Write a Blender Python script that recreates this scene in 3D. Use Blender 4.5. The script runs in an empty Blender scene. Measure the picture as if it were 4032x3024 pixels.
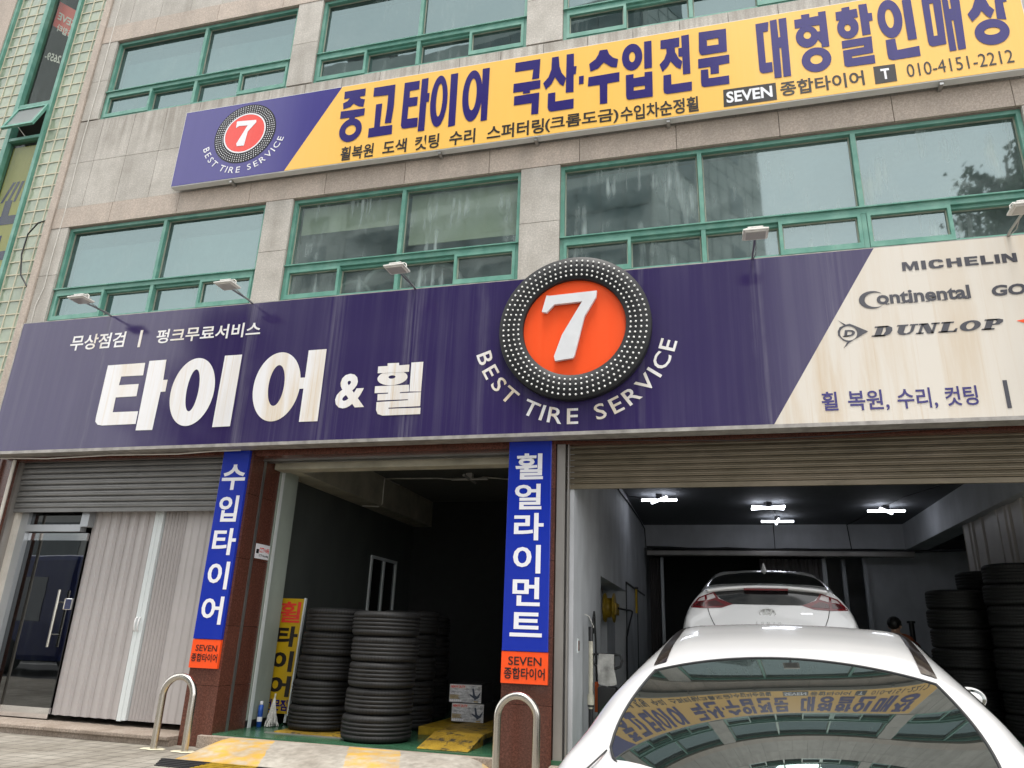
import bpy, bmesh, math, random
from mathutils import Vector, Matrix, geometry
from mathutils.bvhtree import BVHTree
R = math.radians
rnd = random.Random(7)
S = bpy.context.scene
C = S.collection

# ---------------------------------------------------------------- camera, sky, sun, exposure
cam = bpy.data.cameras.new('camera'); camo = bpy.data.objects.new('camera', cam); C.objects.link(camo)
cam.sensor_fit = 'HORIZONTAL'; cam.sensor_width = 36.0; cam.lens = 2895.18 / 4032 * 36.0
cam.clip_start = 0.05; cam.clip_end = 2000.0
yaw, pit, rol = R(15.4279), R(19.0563), R(2.1472)
fw = Vector((-math.sin(yaw) * math.cos(pit), math.cos(yaw) * math.cos(pit), math.sin(pit)))
rt = Vector((math.cos(yaw), math.sin(yaw), 0)); up = rt.cross(fw)
rt2 = math.cos(rol) * rt + math.sin(rol) * up; up2 = -math.sin(rol) * rt + math.cos(rol) * up
m = Matrix.Identity(4)
for i in range(3):
    m[i][0], m[i][1], m[i][2] = rt2[i], up2[i], -fw[i]
m[0][3], m[1][3], m[2][3] = 0.0, -7.7, 1.24
camo.matrix_world = m
S.camera = camo

SUN_EL, SUN_AZ = R(77), R(172)          # bright overcast; the sun sits high behind the photographer
world = bpy.data.worlds.new('World'); S.world = world; world.use_nodes = True
wn, wl = world.node_tree.nodes, world.node_tree.links
bg = wn['Background']; bg.inputs['Strength'].default_value = 0.15
sky = wn.new('ShaderNodeTexSky'); sky.sky_type = 'NISHITA'; sky.sun_disc = False
sky.sun_elevation = SUN_EL; sky.sun_rotation = SUN_AZ
sky.air_density = 1.0; sky.dust_density = 0.8; sky.ozone_density = 1.0
hs = wn.new('ShaderNodeHueSaturation'); hs.inputs['Saturation'].default_value = 0.10
wl.new(sky.outputs[0], hs.inputs['Color'])
wt = wn.new('ShaderNodeTexCoord'); wz_ = wn.new('ShaderNodeTexNoise'); wz_.inputs['Scale'].default_value = 2.3; wz_.inputs['Detail'].default_value = 5   # even cloud layer
wl.new(wt.outputs['Generated'], wz_.inputs['Vector'])
wr = wn.new('ShaderNodeValToRGB'); wr.color_ramp.elements[0].position = 0.3; wr.color_ramp.elements[1].position = 0.72
wr.color_ramp.elements[0].color = (3.35, 3.5, 3.62, 1); wr.color_ramp.elements[1].color = (5.25, 5.2, 5.1, 1); wl.new(wz_.outputs[0], wr.inputs[0])
wm = wn.new('ShaderNodeMix'); wm.data_type = 'RGBA'; wm.inputs[0].default_value = 0.8
wl.new(hs.outputs[0], wm.inputs[6]); wl.new(wr.outputs[0], wm.inputs[7]); wl.new(wm.outputs[2], bg.inputs[0])
sun = bpy.data.lights.new('sun', 'SUN'); sun.energy = 1.1; sun.angle = R(18); sun.color = (1, 0.96, 0.9)
suno = bpy.data.objects.new('sun', sun); C.objects.link(suno)
sd = Vector((math.sin(SUN_AZ) * math.cos(SUN_EL), math.cos(SUN_AZ) * math.cos(SUN_EL), math.sin(SUN_EL)))
suno.rotation_euler = sd.to_track_quat('Z', 'Y').to_euler(); suno.location = (0, -12, 30)
S.view_settings.view_transform = 'Standard'; S.view_settings.look = 'None'
S.view_settings.exposure = 1.75; S.view_settings.gamma = 1.0

# ---------------------------------------------------------------- materials
MATS = {}
def newmat(n):
    mt = bpy.data.materials.new(n); mt.use_nodes = True; MATS[n] = mt
    return mt, mt.node_tree.nodes, mt.node_tree.links, mt.node_tree.nodes['Principled BSDF']
def noise(N, L, scale, detail=4, mscale=(1, 1, 1), rough=0.55, coord='Object'):
    tc = N.new('ShaderNodeTexCoord'); mp = N.new('ShaderNodeMapping'); nz = N.new('ShaderNodeTexNoise')
    mp.inputs['Scale'].default_value = mscale; nz.inputs['Scale'].default_value = scale
    nz.inputs['Detail'].default_value = detail; nz.inputs['Roughness'].default_value = rough
    L.new(tc.outputs[coord], mp.inputs[0]); L.new(mp.outputs[0], nz.inputs['Vector'])
    return nz
def ramp(N, L, src, a, b, ca=(0, 0, 0, 1), cb=(1, 1, 1, 1)):
    r = N.new('ShaderNodeValToRGB'); r.color_ramp.elements[0].position = a; r.color_ramp.elements[1].position = b
    r.color_ramp.elements[0].color = ca; r.color_ramp.elements[1].color = cb
    L.new(src, r.inputs[0]); return r
def mix(N, L, fac, a, b, mode='MIX'):
    x = N.new('ShaderNodeMix'); x.data_type = 'RGBA'; x.blend_type = mode
    for s, v in ((0, fac), (6, a), (7, b)):
        if hasattr(v, 'links'): L.new(v, x.inputs[s])
        elif s == 0: x.inputs[0].default_value = v
        else: x.inputs[s].default_value = (*v[:3], 1)
    return x.outputs[2]
def bump(N, L, B, src, strength, dist=0.01):
    b = N.new('ShaderNodeBump'); b.inputs['Strength'].default_value = strength; b.inputs['Distance'].default_value = dist
    L.new(src, b.inputs['Height']); L.new(b.outputs[0], B.inputs['Normal'])
def plain(n, col, rough=0.5, metal=0.0, spec=0.5, var=0.12, vscale=6.0, coat=0.0, mscale=(1, 1, 1), bmp=0.0):
    mt, N, L, B = newmat(n)
    nz = noise(N, L, vscale, 5, mscale)
    rr = ramp(N, L, nz.outputs[0], 0.3, 0.7)
    dk = tuple(c * (1 - var) for c in col); lt = tuple(min(1, c * (1 + var)) for c in col)
    L.new(mix(N, L, rr.outputs[0], dk, lt), B.inputs['Base Color'])
    B.inputs['Roughness'].default_value = rough; B.inputs['Metallic'].default_value = metal
    B.inputs['Specular IOR Level'].default_value = spec; B.inputs['Coat Weight'].default_value = coat
    B.inputs['Coat Roughness'].default_value = 0.06
    if bmp: bump(N, L, B, nz.outputs[0], bmp)
    return mt
def emit(n, col, st):
    mt, N, L, B = newmat(n)
    B.inputs['Base Color'].default_value = (*col, 1); B.inputs['Emission Color'].default_value = (*col, 1)
    B.inputs['Emission Strength'].default_value = st
    return mt
def granite(n, base, speck, dirt, rough=0.6, dirtamt=0.5, island=0.08, spec=0.4, sp=0.5, sill=False):
    mt, N, L, B = newmat(n)
    n1 = noise(N, L, 120, 3); r1 = ramp(N, L, n1.outputs[0], 0.40, 0.62)
    n3 = noise(N, L, 45, 2); r3 = ramp(N, L, n3.outputs[0], 0.45, 0.7)
    c = mix(N, L, r1.outputs[0], speck, base)
    c = mix(N, L, r3.outputs[0], c, tuple(x * (1 + 0.25 * sp) for x in base))
    g = N.new('ShaderNodeNewGeometry'); mr = N.new('ShaderNodeMapRange')
    mr.inputs['To Min'].default_value = 1 - island; mr.inputs['To Max'].default_value = 1 + island
    L.new(g.outputs['Random Per Island'], mr.inputs[0])
    vm = N.new('ShaderNodeVectorMath'); vm.operation = 'SCALE'
    L.new(c, vm.inputs[0]); L.new(mr.outputs[0], vm.inputs['Scale'])
    d1 = noise(N, L, 1.0, 6, (2.6, 2.6, 0.35)); rd = ramp(N, L, d1.outputs[0], 0.50, 0.78, (0, 0, 0, 1), (dirtamt,) * 3 + (1,))
    d2 = noise(N, L, 3.0, 6); rd2 = ramp(N, L, d2.outputs[0], 0.42, 0.75, (0, 0, 0, 1), (dirtamt * .7,) * 3 + (1,))
    c2 = mix(N, L, rd.outputs[0], vm.outputs[0], dirt)
    c2 = mix(N, L, rd2.outputs[0], c2, dirt)
    if sill:
        tc = N.new('ShaderNodeTexCoord'); sp = N.new('ShaderNodeSeparateXYZ'); L.new(tc.outputs['Object'], sp.inputs[0])
        md = N.new('ShaderNodeMath'); md.operation = 'MODULO'; az = N.new('ShaderNodeMath'); az.operation = 'ADD'; az.inputs[1].default_value = 35.7 - 5.315
        L.new(sp.outputs[2], az.inputs[0]); L.new(az.outputs[0], md.inputs[0]); md.inputs[1].default_value = 3.57
        sm = N.new('ShaderNodeMapRange'); sm.inputs['From Min'].default_value = 2.55; sm.inputs['From Max'].default_value = 3.57; sm.inputs['To Max'].default_value = 0.85; L.new(md.outputs[0], sm.inputs[0])
        dn = noise(N, L, 1.0, 7, (7, 7, 0.45), 0.65); dr = ramp(N, L, dn.outputs[0], 0.42, 0.66)
        mu = N.new('ShaderNodeMath'); mu.operation = 'MULTIPLY'; L.new(sm.outputs[0], mu.inputs[0]); L.new(dr.outputs[0], mu.inputs[1])
        c2 = mix(N, L, mu.outputs[0], c2, (0.19, 0.165, 0.135))
    L.new(c2, B.inputs['Base Color']); B.inputs['Roughness'].default_value = rough
    B.inputs['Specular IOR Level'].default_value = spec
    bump(N, L, B, n1.outputs[0], 0.15, 0.004)
    return mt
granite('grey_granite', (0.52, 0.485, 0.435), (0.37, 0.35, 0.32), (0.25, 0.225, 0.19), 0.65, 0.7, 0.07, sill=True)
granite('pink_granite', (0.50, 0.425, 0.36), (0.38, 0.31, 0.26), (0.27, 0.235, 0.2), 0.65, 0.5, 0.09)
granite('red_granite', (0.14, 0.052, 0.036), (0.05, 0.018, 0.013), (0.07, 0.035, 0.026), 0.22, 0.35, 0.14, 0.5)
granite('step_stone', (0.36, 0.30, 0.25), (0.2, 0.16, 0.13), (0.16, 0.12, 0.085), 0.7, 0.7, 0.1)
plain('joint_dark', (0.24, 0.21, 0.18), 0.9)
def painted(n, col, fade, rough=0.45):
    mt, N, L, B = newmat(n)
    nz = noise(N, L, 5.0, 6, (1, 1, 1)); rr = ramp(N, L, nz.outputs[0], 0.42, 0.68)
    n2 = noise(N, L, 28.0, 4, (1, 1, 0.5)); r2 = ramp(N, L, n2.outputs[0], 0.62, 0.72)
    c = mix(N, L, rr.outputs[0], col, fade)
    c = mix(N, L, r2.outputs[0], c, tuple(0.5 * a + 0.08 for a in fade))
    L.new(c, B.inputs['Base Color']); B.inputs['Roughness'].default_value = rough
    return mt
painted('green_frame', (0.095, 0.27, 0.21), (0.17, 0.36, 0.29))
painted('frame_bead', (0.34, 0.36, 0.29), (0.24, 0.28, 0.22))
def pane_mat(n, tint, base, refl, fmin, dirt, rough=0.012, dirtcol=(0.42, 0.5, 0.49), body=0.25):
    mt, N, L, B = newmat(n)
    out = N['Material Output']
    gl = N.new('ShaderNodeBsdfGlossy'); gl.inputs['Color'].default_value = (*refl, 1); gl.inputs['Roughness'].default_value = rough
    tr = N.new('ShaderNodeBsdfTransparent'); tr.inputs['Color'].default_value = (*tint, 1)
    df = N.new('ShaderNodeBsdfDiffuse'); df.inputs['Color'].default_value = (*base, 1)
    m1 = N.new('ShaderNodeMixShader'); m1.inputs[0].default_value = body
    L.new(tr.outputs[0], m1.inputs[1]); L.new(df.outputs[0], m1.inputs[2])
    fr = N.new('ShaderNodeFresnel'); fr.inputs['IOR'].default_value = 1.5
    mr = N.new('ShaderNodeMapRange'); mr.inputs['To Min'].default_value = fmin; mr.inputs['To Max'].default_value = 1.0
    L.new(fr.outputs[0], mr.inputs[0])
    ge = N.new('ShaderNodeNewGeometry'); bf = N.new('ShaderNodeMath'); bf.operation = 'MULTIPLY_ADD'; bf.inputs[1].default_value = -0.92; bf.inputs[2].default_value = 1.0; L.new(ge.outputs['Backfacing'], bf.inputs[0])
    fm = N.new('ShaderNodeMath'); fm.operation = 'MULTIPLY'; L.new(mr.outputs[0], fm.inputs[0]); L.new(bf.outputs[0], fm.inputs[1])   # from behind the pane does not mirror everything
    m2 = N.new('ShaderNodeMixShader'); L.new(fm.outputs[0], m2.inputs[0]); L.new(m1.outputs[0], m2.inputs[1]); L.new(gl.outputs[0], m2.inputs[2])
    # water marks and grime: patches of vertical runs
    a = noise(N, L, 1.0, 6, (9, 9, 0.9)); b = noise(N, L, 1.1, 3)
    ra = ramp(N, L, a.outputs[0], 0.50, 0.72); rb = ramp(N, L, b.outputs[0], 0.45, 0.68)
    c3 = noise(N, L, 2.2, 7); rc = ramp(N, L, c3.outputs[0], 0.3, 0.8)
    mu = N.new('ShaderNodeMath'); mu.operation = 'MULTIPLY'; L.new(ra.outputs[0], mu.inputs[0]); L.new(rb.outputs[0], mu.inputs[1])
    ad = N.new('ShaderNodeMath'); ad.operation = 'MULTIPLY_ADD'; L.new(rc.outputs[0], ad.inputs[0]); ad.inputs[1].default_value = 0.26; L.new(mu.outputs[0], ad.inputs[2])
    mu2 = N.new('ShaderNodeMath'); mu2.operation = 'MULTIPLY'; mu2.use_clamp = True; mu2.inputs[1].default_value = dirt; L.new(ad.outputs[0], mu2.inputs[0])
    dd = N.new('ShaderNodeBsdfDiffuse'); dd.inputs['Color'].default_value = (*dirtcol, 1)
    m3 = N.new('ShaderNodeMixShader'); L.new(mu2.outputs[0], m3.inputs[0]); L.new(m2.outputs[0], m3.inputs[1]); L.new(dd.outputs[0], m3.inputs[2])
    w = noise(N, L, 1.3, 2); bp = N.new('ShaderNodeBump'); bp.inputs['Strength'].default_value = 0.05; bp.inputs['Distance'].default_value = 0.02
    L.new(w.outputs[0], bp.inputs['Height']); L.new(bp.outputs[0], gl.inputs['Normal'])
    L.new(m3.outputs[0], out.inputs['Surface'])
    return mt
pane_mat('window_glass', (0.48, 0.62, 0.60), (0.05, 0.085, 0.083), (0.285, 0.368, 0.375), 0.42, 0.4, body=0.25)
pane_mat('dirty_window_glass', (0.50, 0.66, 0.63), (0.08, 0.13, 0.125), (0.37, 0.455, 0.46), 0.42, 1.15, 0.03, body=0.25)
pane_mat('clear_window_glass', (0.70, 0.82, 0.80), (0.10, 0.15, 0.14), (0.42, 0.50, 0.50), 0.27, 1.1, 0.03, body=0.08)
pane_mat('door_glass', (0.05, 0.05, 0.055), (0.004, 0.004, 0.005), (0.9, 0.93, 0.95), 0.09, 0.04)
pane_mat('stair_glass', (0.72, 0.74, 0.66), (0.05, 0.06, 0.055), (0.28, 0.31, 0.30), 0.05, 0.12, body=0.05)
def frosted():
    mt, N, L, B = newmat('frosted_pane')
    tl = N.new('ShaderNodeBsdfTranslucent'); tl.inputs['Color'].default_value = (0.72, 0.76, 0.76, 1)
    B.inputs['Base Color'].default_value = (0.55, 0.6, 0.6, 1); B.inputs['Roughness'].default_value = 0.2
    ms = N.new('ShaderNodeMixShader'); ms.inputs[0].default_value = 0.6; L.new(B.outputs[0], ms.inputs[1]); L.new(tl.outputs[0], ms.inputs[2]); L.new(ms.outputs[0], N['Material Output'].inputs['Surface'])
frosted()
def block_mat():
    mt, N, L, B = newmat('glass_block')
    nz = noise(N, L, 3.2, 3); g = N.new('ShaderNodeNewGeometry')
    r1 = ramp(N, L, nz.outputs[0], 0.35, 0.7, (0.20, 0.24, 0.18, 1), (0.34, 0.38, 0.28, 1))
    c = mix(N, L, 0.35, r1.outputs[0], (0.36, 0.42, 0.36))
    rr = ramp(N, L, g.outputs['Random Per Island'], 0, 1, (0.82, 0.86, 0.80, 1), (1.1, 1.1, 1.0, 1))
    L.new(mix(N, L, 1.0, c, rr.outputs[0], 'MULTIPLY'), B.inputs['Base Color'])
    B.inputs['Roughness'].default_value = 0.12; B.inputs['Specular IOR Level'].default_value = 0.6
    w = noise(N, L, 14, 2, (1, 1, 0.4)); bump(N, L, B, w.outputs[0], 0.5, 0.02)
block_mat()
plain('block_mortar', (0.56, 0.52, 0.39), 0.8)
def vinyl(n, col, streakcol, amt, rough=0.16, spec=0.5, coat=0.0, xs=7.0, runs=()):
    """printed sign face with rain streaks running down it"""
    mt, N, L, B = newmat(n)
    a = noise(N, L, 1.0, 7, (xs, 1, 0.22), 0.65); b = noise(N, L, 0.55, 3, (1, 1, 0.6)); c = noise(N, L, 1.0, 6, (26, 1, 0.35), 0.7)
    ra = ramp(N, L, a.outputs[0], 0.46, 0.74); rb = ramp(N, L, b.outputs[0], 0.36, 0.66); rc = ramp(N, L, c.outputs[0], 0.52, 0.80)
    m1 = N.new('ShaderNodeMath'); m1.operation = 'MAXIMUM'; L.new(ra.outputs[0], m1.inputs[0]); L.new(rc.outputs[0], m1.inputs[1])
    m2 = N.new('ShaderNodeMath'); m2.operation = 'MULTIPLY_ADD'; L.new(rb.outputs[0], m2.inputs[0]); m2.inputs[1].default_value = 0.8; m2.inputs[2].default_value = 0.2
    m3 = N.new('ShaderNodeMath'); m3.operation = 'MULTIPLY'; L.new(m1.outputs[0], m3.inputs[0]); L.new(m2.outputs[0], m3.inputs[1])
    m4 = N.new('ShaderNodeMath'); m4.operation = 'MULTIPLY'; m4.use_clamp = True; m4.inputs[1].default_value = amt; L.new(m3.outputs[0], m4.inputs[0])
    fac = m4.outputs[0]
    if runs:                              # strong runs of dirty water below the lamp brackets and bolts
        tc = N.new('ShaderNodeTexCoord'); sp = N.new('ShaderNodeSeparateXYZ'); L.new(tc.outputs['Object'], sp.inputs[0])
        wz = noise(N, L, 1.0, 3, (1, 1, 1.3)); wo = N.new('ShaderNodeMath'); wo.operation = 'MULTIPLY_ADD'; wo.inputs[1].default_value = 0.22; L.new(wz.outputs[0], wo.inputs[0]); L.new(sp.outputs[0], wo.inputs[2])
        tot = None
        for k, x0 in enumerate(runs):
            w_ = (0.05, 0.13, 0.2, 0.17, 0.1, 0.06, 0.10, 0.25)[k % 8]
            d_ = N.new('ShaderNodeMath'); d_.operation = 'SUBTRACT'; d_.inputs[1].default_value = x0 + 0.11; L.new(wo.outputs[0], d_.inputs[0])
            a_ = N.new('ShaderNodeMath'); a_.operation = 'ABSOLUTE'; L.new(d_.outputs[0], a_.inputs[0])
            q_ = N.new('ShaderNodeMapRange'); q_.inputs['From Min'].default_value = 0; q_.inputs['From Max'].default_value = w_; q_.inputs['To Min'].default_value = (0.5, 0.8, 0.6, 1.0, .5, .4, .7, .5)[k % 8]; q_.inputs['To Max'].default_value = 0
            L.new(a_.outputs[0], q_.inputs[0])
            if tot is None: tot = q_.outputs[0]
            else:
                mm = N.new('ShaderNodeMath'); mm.operation = 'MAXIMUM'; L.new(tot, mm.inputs[0]); L.new(q_.outputs[0], mm.inputs[1]); tot = mm.outputs[0]
        rc2 = ramp(N, L, c.outputs[0], 0.40, 0.62)
        mm = N.new('ShaderNodeMath'); mm.operation = 'MULTIPLY'; L.new(tot, mm.inputs[0]); L.new(rc2.outputs[0], mm.inputs[1])
        m5 = N.new('ShaderNodeMath'); m5.operation = 'MAXIMUM'; L.new(mm.outputs[0], m5.inputs[0]); L.new(fac, m5.inputs[1]); fac = m5.outputs[0]
    L.new(mix(N, L, fac, col, streakcol), B.inputs['Base Color'])
    B.inputs['Roughness'].default_value = rough; B.inputs['Specular IOR Level'].default_value = spec
    return mt
vinyl('navy_vinyl', (0.030, 0.019, 0.086), (0.14, 0.13, 0.19), 0.42, 0.13, runs=(-7.75, -5.52, -4.35, -3.30, -2.45, -.62, .60, 1.35))
vinyl('cream_vinyl', (0.66, 0.61, 0.54), (0.56, 0.44, 0.30), 2.0, 0.25, xs=2.6)
vinyl('letter_white', (0.80, 0.79, 0.80), (0.67, 0.56, 0.42), 2.6, 0.22, xs=2.6)
vinyl('yellow_vinyl', (0.88, 0.52, 0.115), (0.92, 0.60, 0.19), 0.3, 0.2)
vinyl('purple_vinyl', (0.040, 0.031, 0.21), (0.06, 0.05, 0.25), 0.3, 0.14)
vinyl('indigo_letter', (0.018, 0.010, 0.14), (0.05, 0.035, 0.22), 0.3, 0.2)
vinyl('black_letter', (0.022, 0.018, 0.018), (0.06, 0.055, 0.05), 0.5, 0.25)
vinyl('grey_letter', (0.05, 0.05, 0.065), (0.22, 0.2, 0.18), 0.5, 0.3)
vinyl('blue_vinyl', (0.008, 0.027, 0.35), (0.025, 0.05, 0.37), 0.25, 0.18)
vinyl('orange_vinyl', (0.90, 0.085, 0.012), (0.88, 0.12, 0.03), 0.4, 0.3)
vinyl('red_vinyl', (0.78, 0.055, 0.04), (0.8, 0.12, 0.1), 0.3, 0.25)
vinyl('sign_white', (0.80, 0.80, 0.84), (0.74, 0.73, 0.74), 0.3, 0.25)
vinyl('banner_olive', (0.60, 0.56, 0.14), (0.5, 0.47, 0.15), 0.5, 0.4)
vinyl('old_yellow', (0.56, 0.36, 0.010), (0.45, 0.26, 0.02), 0.6, 0.35)
plain('sign_frame', (0.33, 0.31, 0.29), 0.5, 0.3, var=0.3, vscale=9)
plain('sign_frame_white', (0.68, 0.68, 0.67), 0.45, var=0.06)
plain('emblem_black', (0.011, 0.0115, 0.013), 0.5, spec=0.35)
plain('bulb_white', (0.8, 0.8, 0.78), 0.25)
plain('seven_white', (0.66, 0.67, 0.69), 0.35, var=0.05)
def slat(n, col, col2, rough, metal, period, dirt):
    mt, N, L, B = newmat(n)
    nz = noise(N, L, 2.0, 6, (1.0, 1, 2.2)); r = ramp(N, L, nz.outputs[0], 0.4, 0.72)
    n2 = noise(N, L, 2.0, 7, (1.5, 1, 4)); r2 = ramp(N, L, n2.outputs[0], 0.5, 0.8, (0, 0, 0, 1), (dirt,) * 3 + (1,))
    c = mix(N, L, r.outputs[0], col, col2); c = mix(N, L, r2.outputs[0], c, tuple(x * .35 for x in col))
    L.new(c, B.inputs['Base Color']); B.inputs['Roughness'].default_value = rough; B.inputs['Metallic'].default_value = metal
slat('shutter_grey', (0.185, 0.183, 0.178), (0.23, 0.227, 0.222), 0.42, 0.35, 0.1, 0.3)
slat('shutter_beige', (0.14, 0.115, 0.075), (0.19, 0.155, 0.11), 0.5, 0.25, 0.1, 0.6)
plain('steel', (0.42, 0.42, 0.41), 0.34, 0.85, var=0.15, vscale=4, mscale=(1, 1, 0.2))
plain('dull_steel', (0.33, 0.31, 0.29), 0.45, 0.6, var=0.2, vscale=3, mscale=(1, 1, 0.3))
plain('stainless', (0.60, 0.57, 0.52), 0.24, 1.0, var=0.06, vscale=20, mscale=(1, 1, 0.2))
plain('chrome', (0.75, 0.75, 0.76), 0.08, 1.0, var=0.02)
plain('aluminium', (0.42, 0.44, 0.46), 0.4, 0.5, var=0.06, vscale=3, mscale=(1, 1, .1))
plain('pipe_white', (0.60, 0.56, 0.50), 0.5, var=0.12, vscale=3)
plain('fold_door', (0.44, 0.41, 0.40), 0.42, var=0.04, vscale=2)
plain('fold_door_dark', (0.27, 0.25, 0.245), 0.45, var=0.05)
plain('fold_stile', (0.66, 0.70, 0.70), 0.35, var=0.03)
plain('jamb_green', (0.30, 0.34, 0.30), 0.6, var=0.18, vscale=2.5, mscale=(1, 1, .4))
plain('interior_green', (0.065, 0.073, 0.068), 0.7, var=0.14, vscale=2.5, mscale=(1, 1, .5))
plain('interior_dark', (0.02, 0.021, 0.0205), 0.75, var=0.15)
plain('interior_grey', (0.50, 0.51, 0.53), 0.7, var=0.16, vscale=2.2, mscale=(1, 1, .6), bmp=0.03)
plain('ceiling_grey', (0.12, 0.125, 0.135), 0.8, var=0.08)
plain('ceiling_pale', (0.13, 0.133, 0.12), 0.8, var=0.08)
plain('beam_cream', (0.42, 0.40, 0.32), 0.7, var=0.25, vscale=3)
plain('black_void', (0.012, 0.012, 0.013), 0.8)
plain('epoxy_green', (0.035, 0.11, 0.06), 0.25, var=0.3, vscale=2.5, spec=0.5)
plain('rubber', (0.014, 0.014, 0.016), 0.6)
plain('black_plastic', (0.018, 0.018, 0.02), 0.35)
plain('cable_black', (0.015, 0.015, 0.016), 0.5)
plain('cable_white', (0.62, 0.60, 0.55), 0.5)
plain('lamp_white', (0.72, 0.70, 0.66), 0.4, var=0.1, vscale=20)
plain('lamp_glass', (0.45, 0.44, 0.42), 0.15, var=0.05)
plain('orange_plastic', (0.75, 0.13, 0.015), 0.4)
plain('red_plastic', (0.45, 0.02, 0.02), 0.35)
plain('yellow_machine', (0.33, 0.21, 0.012), 0.5, var=0.35, vscale=14)
plain('towel', (0.42, 0.41, 0.39), 0.95, var=0.4, vscale=9, bmp=0.2)
plain('pole_cream', (0.55, 0.52, 0.42), 0.55, var=0.25, vscale=12)
plain('mop_white', (0.66, 0.64, 0.6), 0.95, var=0.2, vscale=60)
plain('print_slate', (0.04, 0.055, 0.09), 0.4)
plain('bottle_blue', (0.02, 0.09, 0.42), 0.3, var=0.3, vscale=25)
plain('white_paint', (0.76, 0.76, 0.76), 0.35, var=0.03)
plain('blind_cream', (0.58, 0.54, 0.40), 0.8, var=0.05, vscale=3)
plain('room_grey', (0.30, 0.36, 0.37), 0.8, var=0.1)
plain('room_dark', (0.07, 0.08, 0.08), 0.85, var=0.2)
plain('car_white', (0.63, 0.63, 0.635), 0.28, var=0.005, coat=1.0)
plain('car_black', (0.008, 0.008, 0.009), 0.08, spec=0.5, coat=0.6)
plain('trim_brown', (0.030, 0.024, 0.022), 0.1, spec=0.6, coat=0.5)
plain('lamp_red', (0.12, 0.006, 0.010), 0.12, coat=0.6)
plain('lamp_clear', (0.40, 0.36, 0.36), 0.12, coat=0.6)
plain('lamp_dark', (0.05, 0.012, 0.014), 0.12, coat=0.6)
plain('wheel_silver', (0.5, 0.5, 0.52), 0.3, 0.9)
plain('seam', (0.05, 0.05, 0.05), 0.7)
def car_glass(n, base, fmin):
    mt, N, L, B = newmat(n)
    B.inputs['Base Color'].default_value = (*base, 1); B.inputs['Roughness'].default_value = 0.02
    out = N['Material Output']
    gl = N.new('ShaderNodeBsdfGlossy'); gl.inputs['Color'].default_value = (0.66, 0.71, 0.69, 1); gl.inputs['Roughness'].default_value = 0.006
    fr = N.new('ShaderNodeFresnel'); fr.inputs['IOR'].default_value = 1.55
    mr = N.new('ShaderNodeMapRange'); mr.inputs['To Min'].default_value = fmin; mr.inputs['To Max'].default_value = 1.0
    L.new(fr.outputs[0], mr.inputs[0])
    ms = N.new('ShaderNodeMixShader'); L.new(mr.outputs[0], ms.inputs[0]); L.new(B.outputs[0], ms.inputs[1]); L.new(gl.outputs[0], ms.inputs[2])
    L.new(ms.outputs[0], out.inputs['Surface'])
car_glass('car_glass', (0.010, 0.012, 0.012), 0.14)
car_glass('car_glass_dark', (0.004, 0.004, 0.005), 0.03)
def lamp_mat(): emit('led_white', (0.86, 0.90, 1.0), 3.2)
lamp_mat()
def tyre_mat():
    mt, N, L, B = newmat('tyre_rubber')
    tc = N.new('ShaderNodeTexCoord'); sp = N.new('ShaderNodeSeparateXYZ'); L.new(tc.outputs['Object'], sp.inputs[0])
    at = N.new('ShaderNodeMath'); at.operation = 'ARCTAN2'; L.new(sp.outputs[0], at.inputs[0]); L.new(sp.outputs[1], at.inputs[1])
    mu = N.new('ShaderNodeMath'); mu.operation = 'MULTIPLY'; mu.inputs[1].default_value = 62; L.new(at.outputs[0], mu.inputs[0])
    si = N.new('ShaderNodeMath'); si.operation = 'SINE'; L.new(mu.outputs[0], si.inputs[0])
    gt = N.new('ShaderNodeMath'); gt.operation = 'GREATER_THAN'; gt.inputs[1].default_value = 0.50; L.new(si.outputs[0], gt.inputs[0])
    az = N.new('ShaderNodeMath'); az.operation = 'ABSOLUTE'
    ad = N.new('ShaderNodeMath'); ad.operation = 'SUBTRACT'; ad.inputs[1].default_value = 0.1325; L.new(sp.outputs[2], ad.inputs[0]); L.new(ad.outputs[0], az.inputs[0])
    sh = N.new('ShaderNodeMath'); sh.operation = 'GREATER_THAN'; sh.inputs[1].default_value = 0.068; L.new(az.outputs[0], sh.inputs[0])
    s2 = N.new('ShaderNodeMath'); s2.operation = 'LESS_THAN'; s2.inputs[1].default_value = 0.126; L.new(az.outputs[0], s2.inputs[0])
    m1 = N.new('ShaderNodeMath'); m1.operation = 'MULTIPLY'; L.new(gt.outputs[0], m1.inputs[0]); L.new(sh.outputs[0], m1.inputs[1])
    m2 = N.new('ShaderNodeMath'); m2.operation = 'MULTIPLY'; L.new(m1.outputs[0], m2.inputs[0]); L.new(s2.outputs[0], m2.inputs[1])
    nz = noise(N, L, 6, 6); r = ramp(N, L, nz.outputs[0], 0.35, 0.75, (0.008, 0.0078, 0.0084, 1), (0.018, 0.0172, 0.0168, 1))
    oi = N.new('ShaderNodeObjectInfo'); mr = N.new('ShaderNodeMapRange'); mr.inputs['To Min'].default_value = 0.75; mr.inputs['To Max'].default_value = 1.25
    L.new(oi.outputs['Random'], mr.inputs[0]); vm = N.new('ShaderNodeVectorMath'); vm.operation = 'SCALE'
    L.new(r.outputs[0], vm.inputs[0]); L.new(mr.outputs[0], vm.inputs['Scale'])
    n2 = noise(N, L, 25, 4); rd = ramp(N, L, n2.outputs[0], 0.66, 0.78, (0, 0, 0, 1), (0.5, 0.5, 0.5, 1))
    c0 = mix(N, L, rd.outputs[0], vm.outputs[0], (0.075, 0.07, 0.064))
    c = mix(N, L, m2.outputs[0], c0, (0.003, 0.003, 0.003))
    L.new(c, B.inputs['Base Color']); B.inputs['Roughness'].default_value = 0.62
tyre_mat()
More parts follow.
